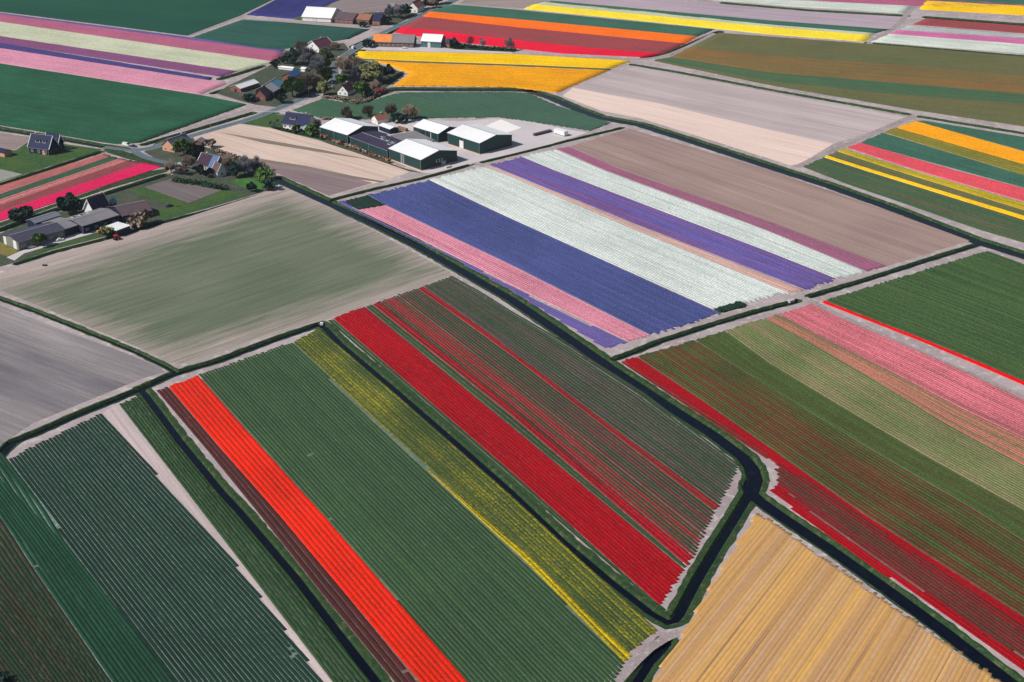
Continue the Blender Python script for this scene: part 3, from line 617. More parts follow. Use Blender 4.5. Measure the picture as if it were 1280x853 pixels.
# --- top left small fields
strip('flower_strip', 'indigo field beside the white barn at the top', 'flower strip', [(308,19),(345,0),(362,-6)], [(366,24),(400,10),(436,-4)], crop('indigo_far', S(66,64,132), S(54,56,114), .6), .04, .3)
strip('crop_rows', 'dark green field between the street and the white barn', 'crop field', [(303,25),(366,29),(462,37)], [(241,47),(318,59.5),(346,63),(436,49)], crop('dark_far_crop', S(48,92,78), S(40,82,72), .5), .04, .3)
field('ploughed_field', [(398,16),(430,-6),(560,-12),(530,2),(505,14),(440,17)], soil('grey_brown_soil', S(152,138,136), S(132,118,118)), [(400,16),(520,0)], .03)
field('lawn', [(366,24.5),(398,10),(424,-4),(434,-4),(402,13),(378,26)], M_grass, [(366,24),(424,0)], .02)
field('farmyard', [(376,27),(440,16),(500,14),(525,16),(498,30),(470,33),(430,30)], M_yard, [(376,27),(500,14)], .02)
field('ploughed_field', [(575,5),(590,-8),(700,-8),(690,0),(655,10)], soil('brown_soil', None, None), [(575,5),(690,0)], .03)
field('farmyard', [(450,62),(466,54),(560,54),(590,60),(640,64),(640,67),(520,64.5)], M_conc, [(450,62),(640,66)], .02)
field('grass_verge', [(556,53.5),(575,55),(646,62),(644,65.5),(570,62),(556,60)], M_verge, [(556,55),(646,63)], .03)

# ============================================================ ROADS
def road(name, pts, w_, mat=M_asph, z=.05, lines=False):
    pl = np.array([at(*p)[:2] for p in pts]); pl = resample(pl, max(8, int(np.hypot(*np.diff(pl, axis=0).T).sum()/8)))
    for _ in range(3): pl[1:-1] = (pl[:-2]+2*pl[1:-1]+pl[2:])/4
    t = np.gradient(pl, axis=0); t /= np.linalg.norm(t, axis=1)[:, None]; nn = np.column_stack([-t[:, 1], t[:, 0]])
    def rib(o0, o1, zz, nm, m):
        v = []; f = []
        for i in range(len(pl)):
            a = pl[i]+nn[i]*o0; b = pl[i]+nn[i]*o1; v += [(a[0], a[1], zz), (b[0], b[1], zz)]
            if i: f.append((2*i-2, 2*i, 2*i+1, 2*i-1))
        o = mesh_obj(nm, v, f, m)
        if o.data.polygons[0].normal.z < 0: o.data.flip_normals()
        return tag(o, kind='structure')
    rib(-w_/2, w_/2, z, name, mat)
    if lines:
        wl = paint('road_line', S(214,216,214))
        rib(w_/2-.45, w_/2-.27, z+.006, 'road_marking', wl); rib(-w_/2+.27, -w_/2+.45, z+.006, 'road_marking', wl)
road('road', [(162,187),(173,191),(212,178),(250,167),(320,147),(345,137),(382,122),(408,110),(419,101),(417,88),(420,77),(438,65),(455,54),(485,38),(532,18),(575,-4),(640,-34)], 7., lines=True)
road('road', [(168,189),(178,198),(205,203),(228,207),(250,213)], 5.5, z=.045)
road('road', [(130,184),(168,189)], 5.0, z=.04)
M_track = ground_mat('track_soil', S(170,156,154), S(148,134,134), S(188,176,172), .08, .14)
road('track', [(176,176),(250,156),(318,135)], 4.0, M_track, .03)
road('track', [(444,67),(500,66),(640,68.5),(790,75),(815,73.5),(830,71),(862,58),(893,42)], 4.5, M_track, .03)
road('track', [(235,45),(270,33),(310,18),(344,0),(370,-12)], 4.0, M_track, .03)
road('track', [(304,24),(370,27.5),(440,33),(476,36)], 4.0, M_track, .03)
road('track', [(345,143),(380,146),(400,151)], 3.5, M_asph, .036)
road('track', [(1144,144),(1100,163),(1042,188),(996,209)], 5., M_track, .04)
road('track', [(1150,0),(1139,12),(1120,34),(1086,55)], 5., M_track, .04)
road('track', [(1005,372),(1020,381),(1070,404),(1140,436),(1280,497)], 3.6, M_track, .04)
road('track', [(735,892),(776,848),(812,805),(836,787),(850,790)], 3.4, M_track, .034)
road('track', [(574,5),(640,10),(655,10)], 3.5, M_track, .034)

# ============================================================ BUILDINGS
HS = 1.32
W_white = paint('white_render', S(248,246,242), .7, .06)
W_green = paint('green_cladding', S(34,66,66), .5, .08, .2, .3, ribs=4)
W_dark = paint('dark_blue_wall', S(26,40,64), .7, .1)
W_brick = paint('red_brick', S(146,98,88), .9, .14)
W_peach = paint('peach_brick', S(214,158,128), .9, .1)
W_brown = paint('brown_brick', S(122,98,88), .9, .14)
W_teal = paint('teal_boards', S(84,120,122), .7, .1)
W_grey = paint('grey_boards', S(132,132,120), .8, .1)
R_white = paint('white_sheet_roof', S(250,250,250), .45, .05, .06, .3, ribs=3)
R_lgrey = paint('pale_grey_roof', S(176,178,184), .6, .1, .15, .3, ribs=3)
R_grey = paint('grey_fibre_roof', S(136,132,136), .8, .12, .15, .2, ribs=3)
R_dark = paint('dark_purple_roof', S(60,52,76), .7, .16, .2)
R_navy = paint('navy_tiles', S(30,36,74), .7, .14, .3, .2)
R_blue = paint('blue_sheet_roof', S(56,92,140), .5, .1, .3, .3)
R_maroon = paint('maroon_tiles', S(100,54,70), .8, .12, .3)
R_brown = paint('brown_tiles', S(96,78,84), .85, .14, .3)
R_orange = paint('orange_tiles', S(232,142,76), .8, .14, .4)
R_terra = paint('terracotta_tiles', S(152,104,86), .8, .14, .4)
R_teal = paint('teal_sheet_roof', S(92,140,160), .6, .1)
P_frame = paint('white_frame', S(232,232,230), .5, .03)
P_pipe = paint('zinc', S(150,158,160), .5, .08)
P_tan = paint('tan_plinth', S(222,176,142), .9, .08)
P_dark = paint('dark_door', S(30,40,50), .6, .06)
def glass():
    N = NT('window_glass'); N.b.inputs['Roughness'].default_value = .08; N.b.inputs['Specular IOR Level'].default_value = .6
    N.b.inputs['Base Color'].default_value = S(28,36,48); return N.m
P_glass = glass()

def wbox(o, name, mat, side, L, W, a, w_, z0, z1, d=.08, off=0.0):
    "a flat box on one wall: side x+ x- y+ y-, centre a along the wall"
    m = MB()
    if side[0] == 'x':
        s_ = 1 if side[1] == '+' else -1; x = s_*(L/2+off); m.box(min(x, x+s_*d), max(x, x+s_*d), a-w_/2, a+w_/2, z0, z1)
    else:
        s_ = 1 if side[1] == '+' else -1; y = s_*(W/2+off); m.box(a-w_/2, a+w_/2, min(y, y+s_*d), max(y, y+s_*d), z0, z1)
    return m.build(name, mat, o)
def window(o, side, L, W, a, w_, z0, z1):
    f = wbox(o, 'window', P_frame, side, L, W, a, w_, z0, z1, .08)
    wbox(f, 'pane', P_glass, side, L, W, a-w_*.22, w_*.36, z0+.12, z1-.12, .03, .08)
    wbox(f, 'pane', P_glass, side, L, W, a+w_*.22, w_*.36, z0+.12, z1-.12, .03, .08)
def house(name, label, cat, F, Lc, Rc, eave, ridge, axis='u', wall=W_white, roof=R_brown, wins=(), doors=(), chim=(), sky_=(), roof2=None, split=.5,
          trim=False, plinth=None, over=.45, flat=False, gablewall=None, dorm=(), half=0., group=None):
    """F nearest corner, Lc and Rc the corners left and right of it (photo pixels at ground level).
       axis u: ridge along F-Lc, v: ridge along F-Rc.  wins/doors: (side, count, width, z0, z1)"""
    F_, L_, R_ = at(*F), at(*Lc), at(*Rc)
    if axis == 'u': d = L_-F_; e = R_-F_
    else: d = R_-F_; e = L_-F_
    Ln = d.length; d = d.normalized(); n = Vector((-d.y, d.x, 0)); k = e.dot(n); sgn = 1 if k > 0 else -1; Wd = max(abs(k), 3.)
    c = F_ + d*Ln/2 + n*sgn*Wd/2
    if sgn > 0: rz = math.atan2(d.y, d.x)
    else: rz = math.atan2(-d.y, -d.x)     # local -y always looks away from the inside corner side
    eave *= HS; ridge *= HS; sg = 1 if sgn > 0 else -1
    if sg < 0:
        fl = lambda q: {'x-': 'x+', 'x+': 'x-'}.get(q, q)
        wins = [(fl(q[0]),)+tuple(q[1:]) for q in wins]; doors = [(fl(q[0]), q[1]*(-1 if q[0][0] == 'y' else 1))+tuple(q[2:]) for q in doors]
        chim = [(-q[0], q[1]) for q in chim]; sky_ = [(-q[0],)+tuple(q[1:]) for q in sky_]; dorm = [(-q[0],)+tuple(q[1:]) for q in dorm]
        if roof2 is not None: roof, roof2, split = roof2, roof, 1-split
    o = empty(name, (c.x, c.y, 0), rz); tag(o, label, cat, group)
    x, y = Ln/2, Wd/2
    m = MB(); rt = ridge-.12
    if flat:
        m.box(-x, x, -y, y, 0, eave)
    else:
        m.add([(-x,-y,0),(x,-y,0),(x,y,0),(-x,y,0),(-x,-y,eave),(x,-y,eave),(x,y,eave),(-x,y,eave),(-x,0,rt),(x,0,rt)],
          [(0,3,2,1),(0,1,5,4),(2,3,7,6),(1,2,6,9,5),(3,0,4,8,7),(4,5,9,8),(7,8,9,6)])
    m.build('wall', wall, o)
    sl_ = (ridge-eave)/y if not flat else 0
    ov = over; X = x+ov; Yo = y+ov; ze = eave-sl_*ov
    rm = MB()
    if flat:
        rm.box(-X, X, -Yo, Yo, eave, eave+.25)
    else:
        t = .18; xs = [-X, X] if roof2 is None else [-X, -X+2*X*split]
        rm.slab((xs[0],-Yo,ze+t),(xs[1],-Yo,ze+t),(xs[1],0,ridge+t),(xs[0],0,ridge+t), t)
        rm.slab((xs[1],Yo,ze+t),(xs[0],Yo,ze+t),(xs[0],0,ridge+t),(xs[1],0,ridge+t), t)
    ro = rm.build('roof', roof, o)
    if roof2 is not None:
        q = MB(); a, b = xs[1]+.01, X
        q.slab((a,-Yo,ze+t),(b,-Yo,ze+t),(b,0,ridge+t),(a,0,ridge+t), t); q.slab((b,Yo,ze+t),(a,Yo,ze+t),(a,0,ridge+t),(b,0,ridge+t), t)
        q.build('roof', roof2, o)
    if not flat and Ln > 14:
        q = MB(); q.box(-X, X, -.28, .28, ridge+.2, ridge+.3); q.build('ridge_cap', P_pipe, ro)
        for sy in (-1, 1):
            q = MB(); y0, y1 = sorted((sy*(Yo+.02), sy*(Yo+.2))); q.box(-X, X, y0, y1, ze-.08, ze+.1); gt = q.build('gutter', P_pipe, o)
            for fx in (-.98, .0, .98):
                q = MB(); y0, y1 = sorted((sy*(y+.02), sy*(y+.18))); q.box(fx*x-.09, fx*x+.09, y0, y1, .05, ze-.1); q.build('downpipe', P_pipe, gt)
    if trim and not flat:
        for sx in (-1, 1):
            for sy in (-1, 1):
                q = MB(); a, b = sorted((sx*(X+.02), sx*(X+.3)))
                q.slab(*( [(a,sy*Yo,ze+.35),(b,sy*Yo,ze+.35),(b,0,ridge+.35),(a,0,ridge+.35)] if sy < 0 else [(b,sy*Yo,ze+.35),(a,sy*Yo,ze+.35),(a,0,ridge+.35),(b,0,ridge+.35)]), .45)
                q.build('gable_trim', P_frame, o)
    if plinth:
        q = MB(); p = .5; q.box(-x-p, x+p, -y-p, -y-.01, 0, .3); q.box(-x-p, x+p, y+.01, y+p, 0, .3); q.box(-x-p, -x-.01, -y-.01, y+.01, 0, .3); q.box(x+.01, x+p, -y-.01, y+.01, 0, .3)
        q.build('plinth', plinth, o)
    for side, cnt, w_, z0, z1 in wins:
        span = Ln if side[0] == 'y' else Wd
        for i in range(cnt): window(o, side, Ln, Wd, -span/2+span*(i+.5)/cnt, w_, z0, z1)
    for side, a, w_, z1, mt in doors:
        span = Ln if side[0] == 'y' else Wd
        dd = wbox(o, 'door', mt, side, Ln, Wd, a*span, w_, .02, z1, .07)
        wbox(dd, 'handle', P_frame, side, Ln, Wd, a*span+w_*.35, .12, 1.0, 1.25, .05, .07)
    for cx, cy in chim:
        px_, py_ = cx*Ln, cy*Wd; zz = ridge-abs(py_)*sl_
        q = MB(); q.box(px_-.45, px_+.45, py_-.35, py_+.35, zz-.5, ridge+1.0); ch = q.build('chimney', W_brick, ro)
        q = MB(); q.box(px_-.55, px_+.55, py_-.45, py_+.45, ridge+1.0, ridge+1.15); q.tube((px_,py_,ridge+1.15),(px_,py_,ridge+1.6), .14, .14); q.build('chimney_cap', P_frame, o)
    for cx, cy, w_, h_ in sky_:     # skylights lying on the slope (or domes on a flat roof)
        px_, py_ = cx*Ln, cy*Wd
        def zr(yy): return (eave+.25) if flat else ridge-abs(yy)*sl_+.18
        a, b = py_-h_/2, py_+h_/2; q = MB()
        q.slab((px_-w_/2,a,zr(a)+.22),(px_+w_/2,a,zr(a)+.22),(px_+w_/2,b,zr(b)+.22),(px_-w_/2,b,zr(b)+.22), .26)
        s2 = q.build('skylight', P_frame, ro); q = MB(); a2, b2 = a+.2, b-.2
        q.slab((px_-w_/2+.2,a2,zr(a2)+.26),(px_+w_/2-.2,a2,zr(a2)+.26),(px_+w_/2-.2,b2,zr(b2)+.26),(px_-w_/2+.2,b2,zr(b2)+.26), .05)
        s3 = q.build('pane', P_teal if flat else P_glass, s2)
    for cx, sy, w_ in dorm:         # dormers on the slope sy
        px_ = cx*Ln; yy = sy*y*.62; zt = ridge-abs(yy)*sl_+.1; q = MB(); yb = sy*y*.15
        lo, hi = sorted((yy, yb)); q.box(px_-w_/2, px_+w_/2, lo, hi, zt-.6, zt+1.7); dm = q.build('dormer', P_frame, o)
        q = MB(); q.box(px_-w_/2-.2, px_+w_/2+.2, lo-.25, hi+.25, zt+1.71, zt+1.9); q.build('dormer_roof', R_dark, dm)
        q = MB(); y0, y1 = sorted((yy+sy*.01, yy+sy*.06)); q.box(px_-w_/2+.25, px_+w_/2-.25, y0, y1, zt+.35, zt+1.45); q.build('pane', P_glass, dm)
    return o
P_teal = paint('pale_dome', S(190,206,214), .3, .04)
# --- bulb barns
house('bulb_barn', 'front green barn with white roof, nearest the hyacinth field', 'barn', (526.5,213.5), (487,199), (575,203), 5.2, 7.6, 'u', W_green, R_white,
      wins=(('x-',1,5.0,2.6,4.4),), doors=(('y-',.12,.4,6.4,P_frame),('y-',.06,.4,6.4,P_frame),('x-',.12,3.4,2.4,P_teal)), plinth=P_tan)
house('bulb_barn', 'right hand green barn with white roof and white door, beside the yard', 'barn', (599.7,193.2), (560,180), (640,182.5), 5.6, 7.6, 'u', W_green, R_white,
      doors=(('y-',.07,3.8,5.0,P_frame),), plinth=P_tan)
house('bulb_barn', 'small green barn with white roof standing behind the other two', 'barn', (548,178.5), (517,169), (573,170.5), 4.5, 6.6, 'u', W_green, R_white, doors=(('y-',.15,3.6,4.4,P_dark),('y-',-.2,.5,5.0,P_frame)), wins=())
house('bulb_barn', 'leftmost white roofed barn of the green barn group', 'barn', (435,180), (401,169.8), (472,169), 4.5, 6.9, 'u', W_green, R_white)
house('packing_shed', 'long low shed with dark purple roof joining the barns', 'shed', (485,198.6), (438,181), (511,189.5), 4.0, 4.6, 'u', W_green, R_dark,
      sky_=((.0,.1,2.5,2.0),(-.12,.12,2.5,2.0),(-.25,.14,2.5,2.0),(.1,.25,2.5,2.0),(-.3,-.1,2.5,2.0)))
house('packing_shed', 'grey flat roofed shed in the middle of the barn yard', 'shed', (513,190), (489,178), (534,180), 3.4, 3.4, 'u', W_dark, R_grey, flat=True)
house('store_shed', 'small white roofed store beside the small house with orange roof', 'shed', (487.5,168), (474,163), (496,165), 2.6, 3.2, 'u', W_dark, R_white)
house('small_house', 'small house with orange brown roof and white gable behind the barns', 'house', (472,155.8), (464.5,152.8), (486,153), 2.2, 4.2, 'v', W_white, paint('rust_tiles', S(150,98,76), .8, .14), wins=(('x-',2,.9,1,2.2),), chim=((.1,0),))
house('farmhouse', 'white farmhouse with navy tiled roof left of the barns', 'house', (384,164.2), (353.5,160.3), (397,158.5), 2.6, 7.2, 'u', W_white, R_navy,
      wins=(('y+',5,1.3,.9,2.5),('y-',5,1.3,.9,2.5),('x-',2,1.2,1,2.4),('x+',2,1.2,1,2.4)), chim=((.42,0),(-.3,0)), dorm=((.15,-1,4.),(.15,1,4.)), trim=False)
house('garage', 'small white roofed garage in front of navy roofed farmhouse', 'garage', (381,167.5), (375,166), (386,164.5), 2.0, 3.0, 'v', W_dark, R_white)
# --- west edge
house('villa', 'blue roofed villa with white gable trims and dormers near the left edge', 'house', (61.5,194.5), (36.5,191.2), (77,189.5), 3.2, 8.4, 'u', W_dark, R_navy,
      wins=(('y+',3,1.6,.8,2.8),('y-',3,1.6,.8,2.8),('x-',2,1.2,1,2.5)), doors=(('y+',-.25,2.4,3.0,W_peach),('y-',-.25,2.4,3.0,W_peach)), dorm=((.1,1,3.4),(.1,-1,3.4),(-.22,1,2.2),(-.22,-1,2.2)), trim=True, chim=((.3,0),))
house('side_wing', 'navy roofed rear wing standing right behind the blue roofed villa', 'house', (73,189), (57,186.5), (80,186), 3.6, 7.6, 'u', W_dark, R_navy, trim=True, wins=(('x-',1,1.2,1,2.5),))
house('garden_shed', 'tiny orange walled shed at the left edge of the photo', 'shed', (6,197), (-8,194), (14,193.5), 2.2, 3.2, 'u', W_peach, R_navy)
house('cottage', 'peach brick cottage with grey blue roof by the road bend', 'house', (218,191), (204.5,187.6), (240,183), 2.7, 5.8, 'v', W_peach, paint('slate_roof', S(92,94,118), .7, .1),
      wins=(('x-',2,1.4,.8,2.2),('x+',2,1.2,.8,2.2),('y+',3,1.1,.8,2.2),('y-',3,1.1,.8,2.2)), chim=((.3,0),))
house('garden_shed', 'small pinkish brick shed with grey roof beside the pale bare field', 'shed', (252,183.3), (244.5,181), (257,179.4), 2.0, 3.0, 'v', W_brick, R_grey)
house('white_house', 'white gabled house with maroon and blue roof among trees', 'house', (268,216.5), (247,211.5), (275,209.5), 2.8, 6.8, 'u', W_white, R_blue, roof2=paint('plum_tiles', S(62,40,58), .8, .1), split=.35,
      wins=(('y+',3,1.3,.9,2.5),('y-',3,1.3,.9,2.5),('x-',2,1.2,1,2.5)), trim=True, chim=((.2,0),))
house('annexe', 'white annexe with brown roof, right of the blue and maroon roofed house', 'house', (272,222), (265.5,219), (281,218.5), 2.6, 6.0, 'u', W_white, R_brown, trim=True, wins=(('x-',1,1.4,1,2.4),))
# --- farm complex at left
o = house('farm_shed', 'long grey roofed shed with white doors in its end wall', 'farm shed', (23.8,313.4), (1.3,305.3), (81.5,296.8), 3.6, 4.8, 'v', W_grey, paint('weathered_grey_roof', S(76,74,94), .85, .14, .2, .2, ribs=3),
      doors=(('x-',-.28,3.2,4.6,P_frame),('x-',.36,2.6,4.4,P_frame),('x+',-.3,3.2,4.2,P_frame)), wins=(('y-',5,2.2,1.4,2.6),))
house('farm_shed', 'low blue grey shed behind the long shed with white doors', 'farm shed', (45,287), (37.5,282.5), (76,277), 2.8, 3.6, 'v', W_dark, paint('dusty_roof', S(124,128,140), .8, .1, .2, .2, ribs=3))
house('farm_shed', 'square pale grey roofed link shed between the two long sheds', 'farm shed', (80,297), (65,285), (101,290), 3.3, 3.8, 'v', W_dark, R_grey)
house('farm_shed', 'grey roofed shed with three skylights right of the link shed', 'farm shed', (104,293), (92,281), (149,279), 3.6, 4.6, 'v', W_dark, R_grey,
      sky_=((-.32,.3,2.2,2.4),(-.12,.3,2.2,2.4),(.1,.3,2.2,2.4),(-.32,-.3,.1,.1)), wins=(('y-',4,2.0,1.4,2.6),))
house('farmhouse', 'white gabled farmhouse with dark roof rising behind the skylight shed', 'house', (118,273.5), (107,270.5), (137,265.5), 3.6, 8.0, 'v', W_white, R_dark, wins=(('x-',2,1.2,1.2,2.6),('y+',3,1.2,1,2.4)), trim=True, chim=((.4,0),))
house('farm_shed', 'brown tiled low barn at the right end of the left farm', 'farm shed', (154,278), (142,266), (190,270.5), 2.9, 4.9, 'v', W_dark, R_brown, wins=(('y-',4,1.6,1.2,2.3),))
house('tool_shed', 'small blue roofed shed behind the brown tiled low barn', 'shed', (141,262), (135,260), (146,258), 2.4, 3.6, 'v', W_brown, R_blue)
house('open_shelter', 'white flat roofed shelter on the grass by the left farm', 'shelter', (147,297), (134,292), (163,291), 3.0, 3.0, 'v', P_dark, R_white, flat=True)
# --- village street
house('brick_shed', 'low brick shed with white roof beside the pale pink flowers', 'shed', (300.8,116), (286.4,114.5), (323.4,108.5), 2.3, 3.8, 'v', W_brick, R_white, doors=(('x-',0,2.2,2.2,P_dark),))
house('farmhouse', 'brown roofed farmhouse front standing by the street junction', 'house', (332,127), (320,124.3), (340,121), 2.8, 6.2, 'v', W_brick, R_brown, wins=(('x-',2,1.3,1,2.4),('x+',2,1.3,1,2.4),('y-',2,1.1,1,2.3),('y+',2,1.1,1,2.3)), chim=((0,0),))
house('big_barn', 'grey barn with teal banded roof attached behind the brown roofed farmhouse', 'barn', (342,122), (327,116), (357,113), 3.2, 6.4, 'v', W_dark, R_lgrey, roof2=R_teal, split=.5)
house('blue_roof_shed', 'shed with bright blue roof west of the village street', 'shed', (367,102.5), (353,101), (377,97), 2.6, 4.6, 'v', W_brick, R_blue)
house('garden_tent', 'long low white shed at the back of a village garden', 'shed', (366,88.5), (348,86.5), (368,87), 1.2, 1.7, 'u', W_white, R_white)
house('garden_tent', 'tiny white roofed shed right of the long low white one', 'shed', (381,90), (376,89.3), (383.5,88), 1.6, 2.1, 'u', W_white, R_white)
house('village_house', 'village house with white gable and maroon roof above the dark trees', 'house', (399,66), (386.4,61.8), (417,61), 2.8, 6.4, 'v', W_white, R_maroon, wins=(('x-',3,1.1,1,2.3),('x-',1,1.2,4,5.4),('y-',3,1.1,1,2.3)), chim=((.1,0),), trim=True)
house('village_house', 'small white gabled house with dark maroon roof near grey green crop', 'house', (434.7,120.3), (424,117.9), (444,115.5), 2.4, 5.6, 'v', W_white, paint('wine_tiles', S(90,52,72), .8, .1), wins=(('x-',2,1.2,.9,2.1),('x-',1,1.2,3.4,4.6)), chim=((.1,.0),))
house('summer_house', 'small white arched shed hidden behind the big olive tree', 'shed', (483,93), (480,92), (486,91), 1.8, 3.0, 'v', W_white, R_brown)
house('long_barn', 'long barn with half orange half grey roof beside yellow tulips', 'barn', (517,60), (466.5,58.5), (522,55.5), 3.2, 6.8, 'u', W_brown, R_grey, roof2=R_orange, split=.55, wins=(('y+',9,1.5,1,2.4),('y-',9,1.5,1,2.4)), chim=((.2,0),))
house('pale_barn', 'pale barn with bright white roof and teal walls beside yellow tulips', 'barn', (551,60.3), (526.5,59), (556,55), 3.8, 7.0, 'u', W_teal, R_white, doors=(('y+',.1,2.2,4.6,P_frame),('y-',.1,2.2,4.6,P_frame)))
house('garage', 'dark gabled brick garage right of the pale teal walled barn', 'garage', (562,60), (556.5,59.3), (567,57), 2.6, 4.8, 'u', W_brick, R_dark)
house('white_barn', 'large all white barn at the top beside the indigo field', 'barn', (414,28.4), (377.5,26.4), (432,20.5), 2.8, 7.4, 'u', W_white, R_white, doors=(('y-',.1,3.,2.6,P_frame),))
house('brick_house', 'brown roofed brick house right of the large all white barn', 'house', (441,30.5), (418.5,28.4), (446,25), 2.8, 5.8, 'u', W_brick, R_brown, wins=(('y+',4,1.2,1,2.3),('y-',4,1.2,1,2.3)), chim=((.2,0),))
house('brick_house', 'terracotta roofed brick house in the top street row', 'house', (461,31), (444,29.5), (465,26.5), 2.8, 5.6, 'u', W_brick, R_terra, wins=(('y+',3,1.2,1,2.3),('y-',3,1.2,1,2.3)), chim=((.2,0),))
house('brick_house', 'dark blue roofed brick house at the right end of top row', 'house', (475,32), (465.5,31), (480,28), 3.0, 6.8, 'u', W_brick, R_navy, wins=(('y+',2,1.2,1,2.3),('y-',2,1.2,1,2.3)), chim=((.2,0),))
house('brick_house', 'pale little house behind the dark trees of the top street', 'house', (491,14.5), (485,13.8), (496,12), 2.6, 4.8, 'u', W_white, R_grey)
house('village_house', 'white house with red roof at the very top of the street', 'house', (522,16.5), (512,14), (530,12), 3.4, 7.0, 'v', W_white, R_terra, wins=(('x-',2,1.2,1,2.3),))
house('village_house', 'reddish brown house half cut by the top edge of the photo', 'house', (539,8), (530,6.5), (545,5), 3.2, 6.2, 'u', W_brick, R_maroon, wins=(('y-',2,1.2,1,2.3),))

# ============================================================ VEHICLES AND SMALL THINGS
tyre = paint('tyre', S(24,24,26), .8, .05)
def car(name, label, cat, px, head, colr, van=False, trim_=True):
    p = at(*px); q = at(*head); d = (q-p).normalized()
    o = empty(name, (p.x, p.y, .055), math.atan2(d.y, d.x)); tag(o, label, cat)
    body = paint('car_paint_%d_%d_%d' % colr, S(*colr), .3, .03, .3, .5)
    L, W = (5.4, 2.0) if van else (4.4, 1.8); H1 = 1.0 if van else .85; H2 = 2.2 if van else 1.45
    bm = bmesh.new()
    prof = [(-L/2,.35),(-L/2,H1),(-L*.5+.15,H2),(L*.22,H2),(L*.36,H1+.05),(L/2-.1,H1-.1),(L/2,.35)] if van else \
           [(-L/2,.35),(-L/2+.05,H1),(-L*.34,H1+.05),(-L*.24,H2),(L*.08,H2),(L*.22,H1+.02),(L/2-.1,H1-.12),(L/2,.35)]
    m = MB(); n = len(prof); V = []
    for sy in (-1, 1):
        for x, z in prof: V.append((x, sy*(W/2-(.18 if z > H1+.2 else 0)), z))
    m.add(V, [tuple(range(n)), tuple(range(2*n-1, n-1, -1))]+[(i, (i+1) % n, n+(i+1) % n, n+i)[::-1] for i in range(n)])
    m.build('body', body, o)
    g = MB()
    if van: g.box(L*.1, L*.3, -W/2-.01+.1, W/2+.01-.1, H1+.15, H2-.25); g.slab((L*.235,-W/2+.3,H2-.05),(L*.375,-W/2+.3,H1+.12),(L*.375,W/2-.3,H1+.12),(L*.235,W/2-.3,H2-.05), -.03)
    else:
        g.box(-L*.2, L*.05, -W/2+.1, W/2-.1, H1+.1, H2-.12)
        g.slab((L*.09,-W/2+.3,H2-.02),(L*.21,-W/2+.3,H1+.08),(L*.21,W/2-.3,H1+.08),(L*.09,W/2-.3,H2-.02), -.03)
    g.build('window', P_glass, o)
    for sx in (-.3, .3):
        for sy in (-1, 1):
            t = MB(); t.tube((L*sx, sy*(W/2-.2), .33), (L*sx, sy*(W/2+.02), .33), .33, .33, 12); wh = t.build('wheel', tyre, o)
            t = MB(); t.tube((L*sx, sy*(W/2+.02), .33), (L*sx, sy*(W/2+.04), .33), .18, .18, 10); t.build('rim', P_frame, wh)
    return o
car('parked_van', 'white van parked near the junction at the left road', 'van', (158,182.6), (164,183.6), (236,236,236), True)
car('parked_car', 'dark blue car beside the white van at the left junction', 'car', (167,184), (172,184.6), (40,46,84))
car('parked_car', 'white car parked in front of the half orange roofed barn', 'car', (506,61), (511,61), (240,240,240))
car('driving_van', 'white van on the village street above the dark trees', 'van', (441.5,61), (446,57.5), (244,244,244), True)
car('parked_car', 'dark blue car on the lawn right of the brown tiled barn', 'car', (212,258.5), (218,257), (36,46,66))
car('parked_car', 'small white car in front of the link shed at the left farm', 'car', (75,301), (80,300), (236,236,236))
car('parked_car', 'grey car parked right of the blue roofed villa', 'car', (86,187), (92,186), (120,128,150))
car('parked_car', 'pale grey car on the lane by the white house', 'car', (226,206), (230,207), (176,184,200))
car('driving_car', 'silver car on the village street below the white van', 'car', (424,73), (427,70.5), (206,214,222))
car('parked_car', 'white car behind the bush beside the long farm shed', 'car', (40,310), (44,309), (220,226,226))
def small(name, label, cat, px, fn, head=None):
    p = at(*px); rz = 0
    if head: q = at(*head); rz = math.atan2(q.y-p.y, q.x-p.x)
    o = empty(name, (p.x, p.y, .03), rz); tag(o, label, cat); fn(o); return o
def crates(n_, colr, wide=6., h=1.4):
    mt = paint('crate_%d_%d_%d' % colr, S(*colr), .8, .1)
    def f(o):
        for i in range(n_):
            m = MB(); x = -wide/2+wide*(i+.5)/n_; w_ = wide/n_*.46
            for k in range(4): m.box(x-w_, x+w_, -1.1, 1.1, k*h/4, k*h/4+h/4-.06)
            m.build('crate', mt, o)
    return f
small('crate_stack', 'dark row of stacked bulb crates on the pale yard', 'crates', (678,167.5), crates(6, (96,84,98), 15., 1.6), (686,165.5))
def container(o):
    m = MB(); m.box(-5, 5, -1.6, 1.6, .5, 3.1); m.build('box', R_white, o)
    m = MB(); m.box(-5.1, 5.1, -1.7, 1.7, 3.12, 3.3); m.build('lid', R_white, o)
    for x in (-3.5, 3.5):
        m = MB(); m.tube((x,-1.5,.5),(x,1.5,.5), .5, .5, 12); m.build('wheel', tyre, o)
small('trailer', 'white box trailer standing on the far end of the pale yard', 'trailer', (701,168.5), container, (693,166))
def tractor(o):
    red = paint('tractor_red', S(206,40,44), .4, .04)
    m = MB(); m.box(-1.2, 2.2, -.5, .5, .7, 1.5); m.build('body', red, o)
    m = MB(); m.box(-1.4, .3, -.75, .75, 1.51, 2.6); c_ = m.build('cab', P_glass, o)
    m = MB(); m.box(-1.6, .5, -.95, .95, 2.61, 2.75); m.build('cab_roof', red, c_)
    for x, r in ((-.9, .85), (1.6, .5)):
        for s_ in (-1, 1):
            m = MB(); m.tube((x,s_*.6,r),(x,s_*1.05,r), r, r, 14); m.build('wheel', tyre, o)
small('tractor', 'red tractor parked in front of the white flat roofed shelter', 'tractor', (146,300), tractor, (152,298))
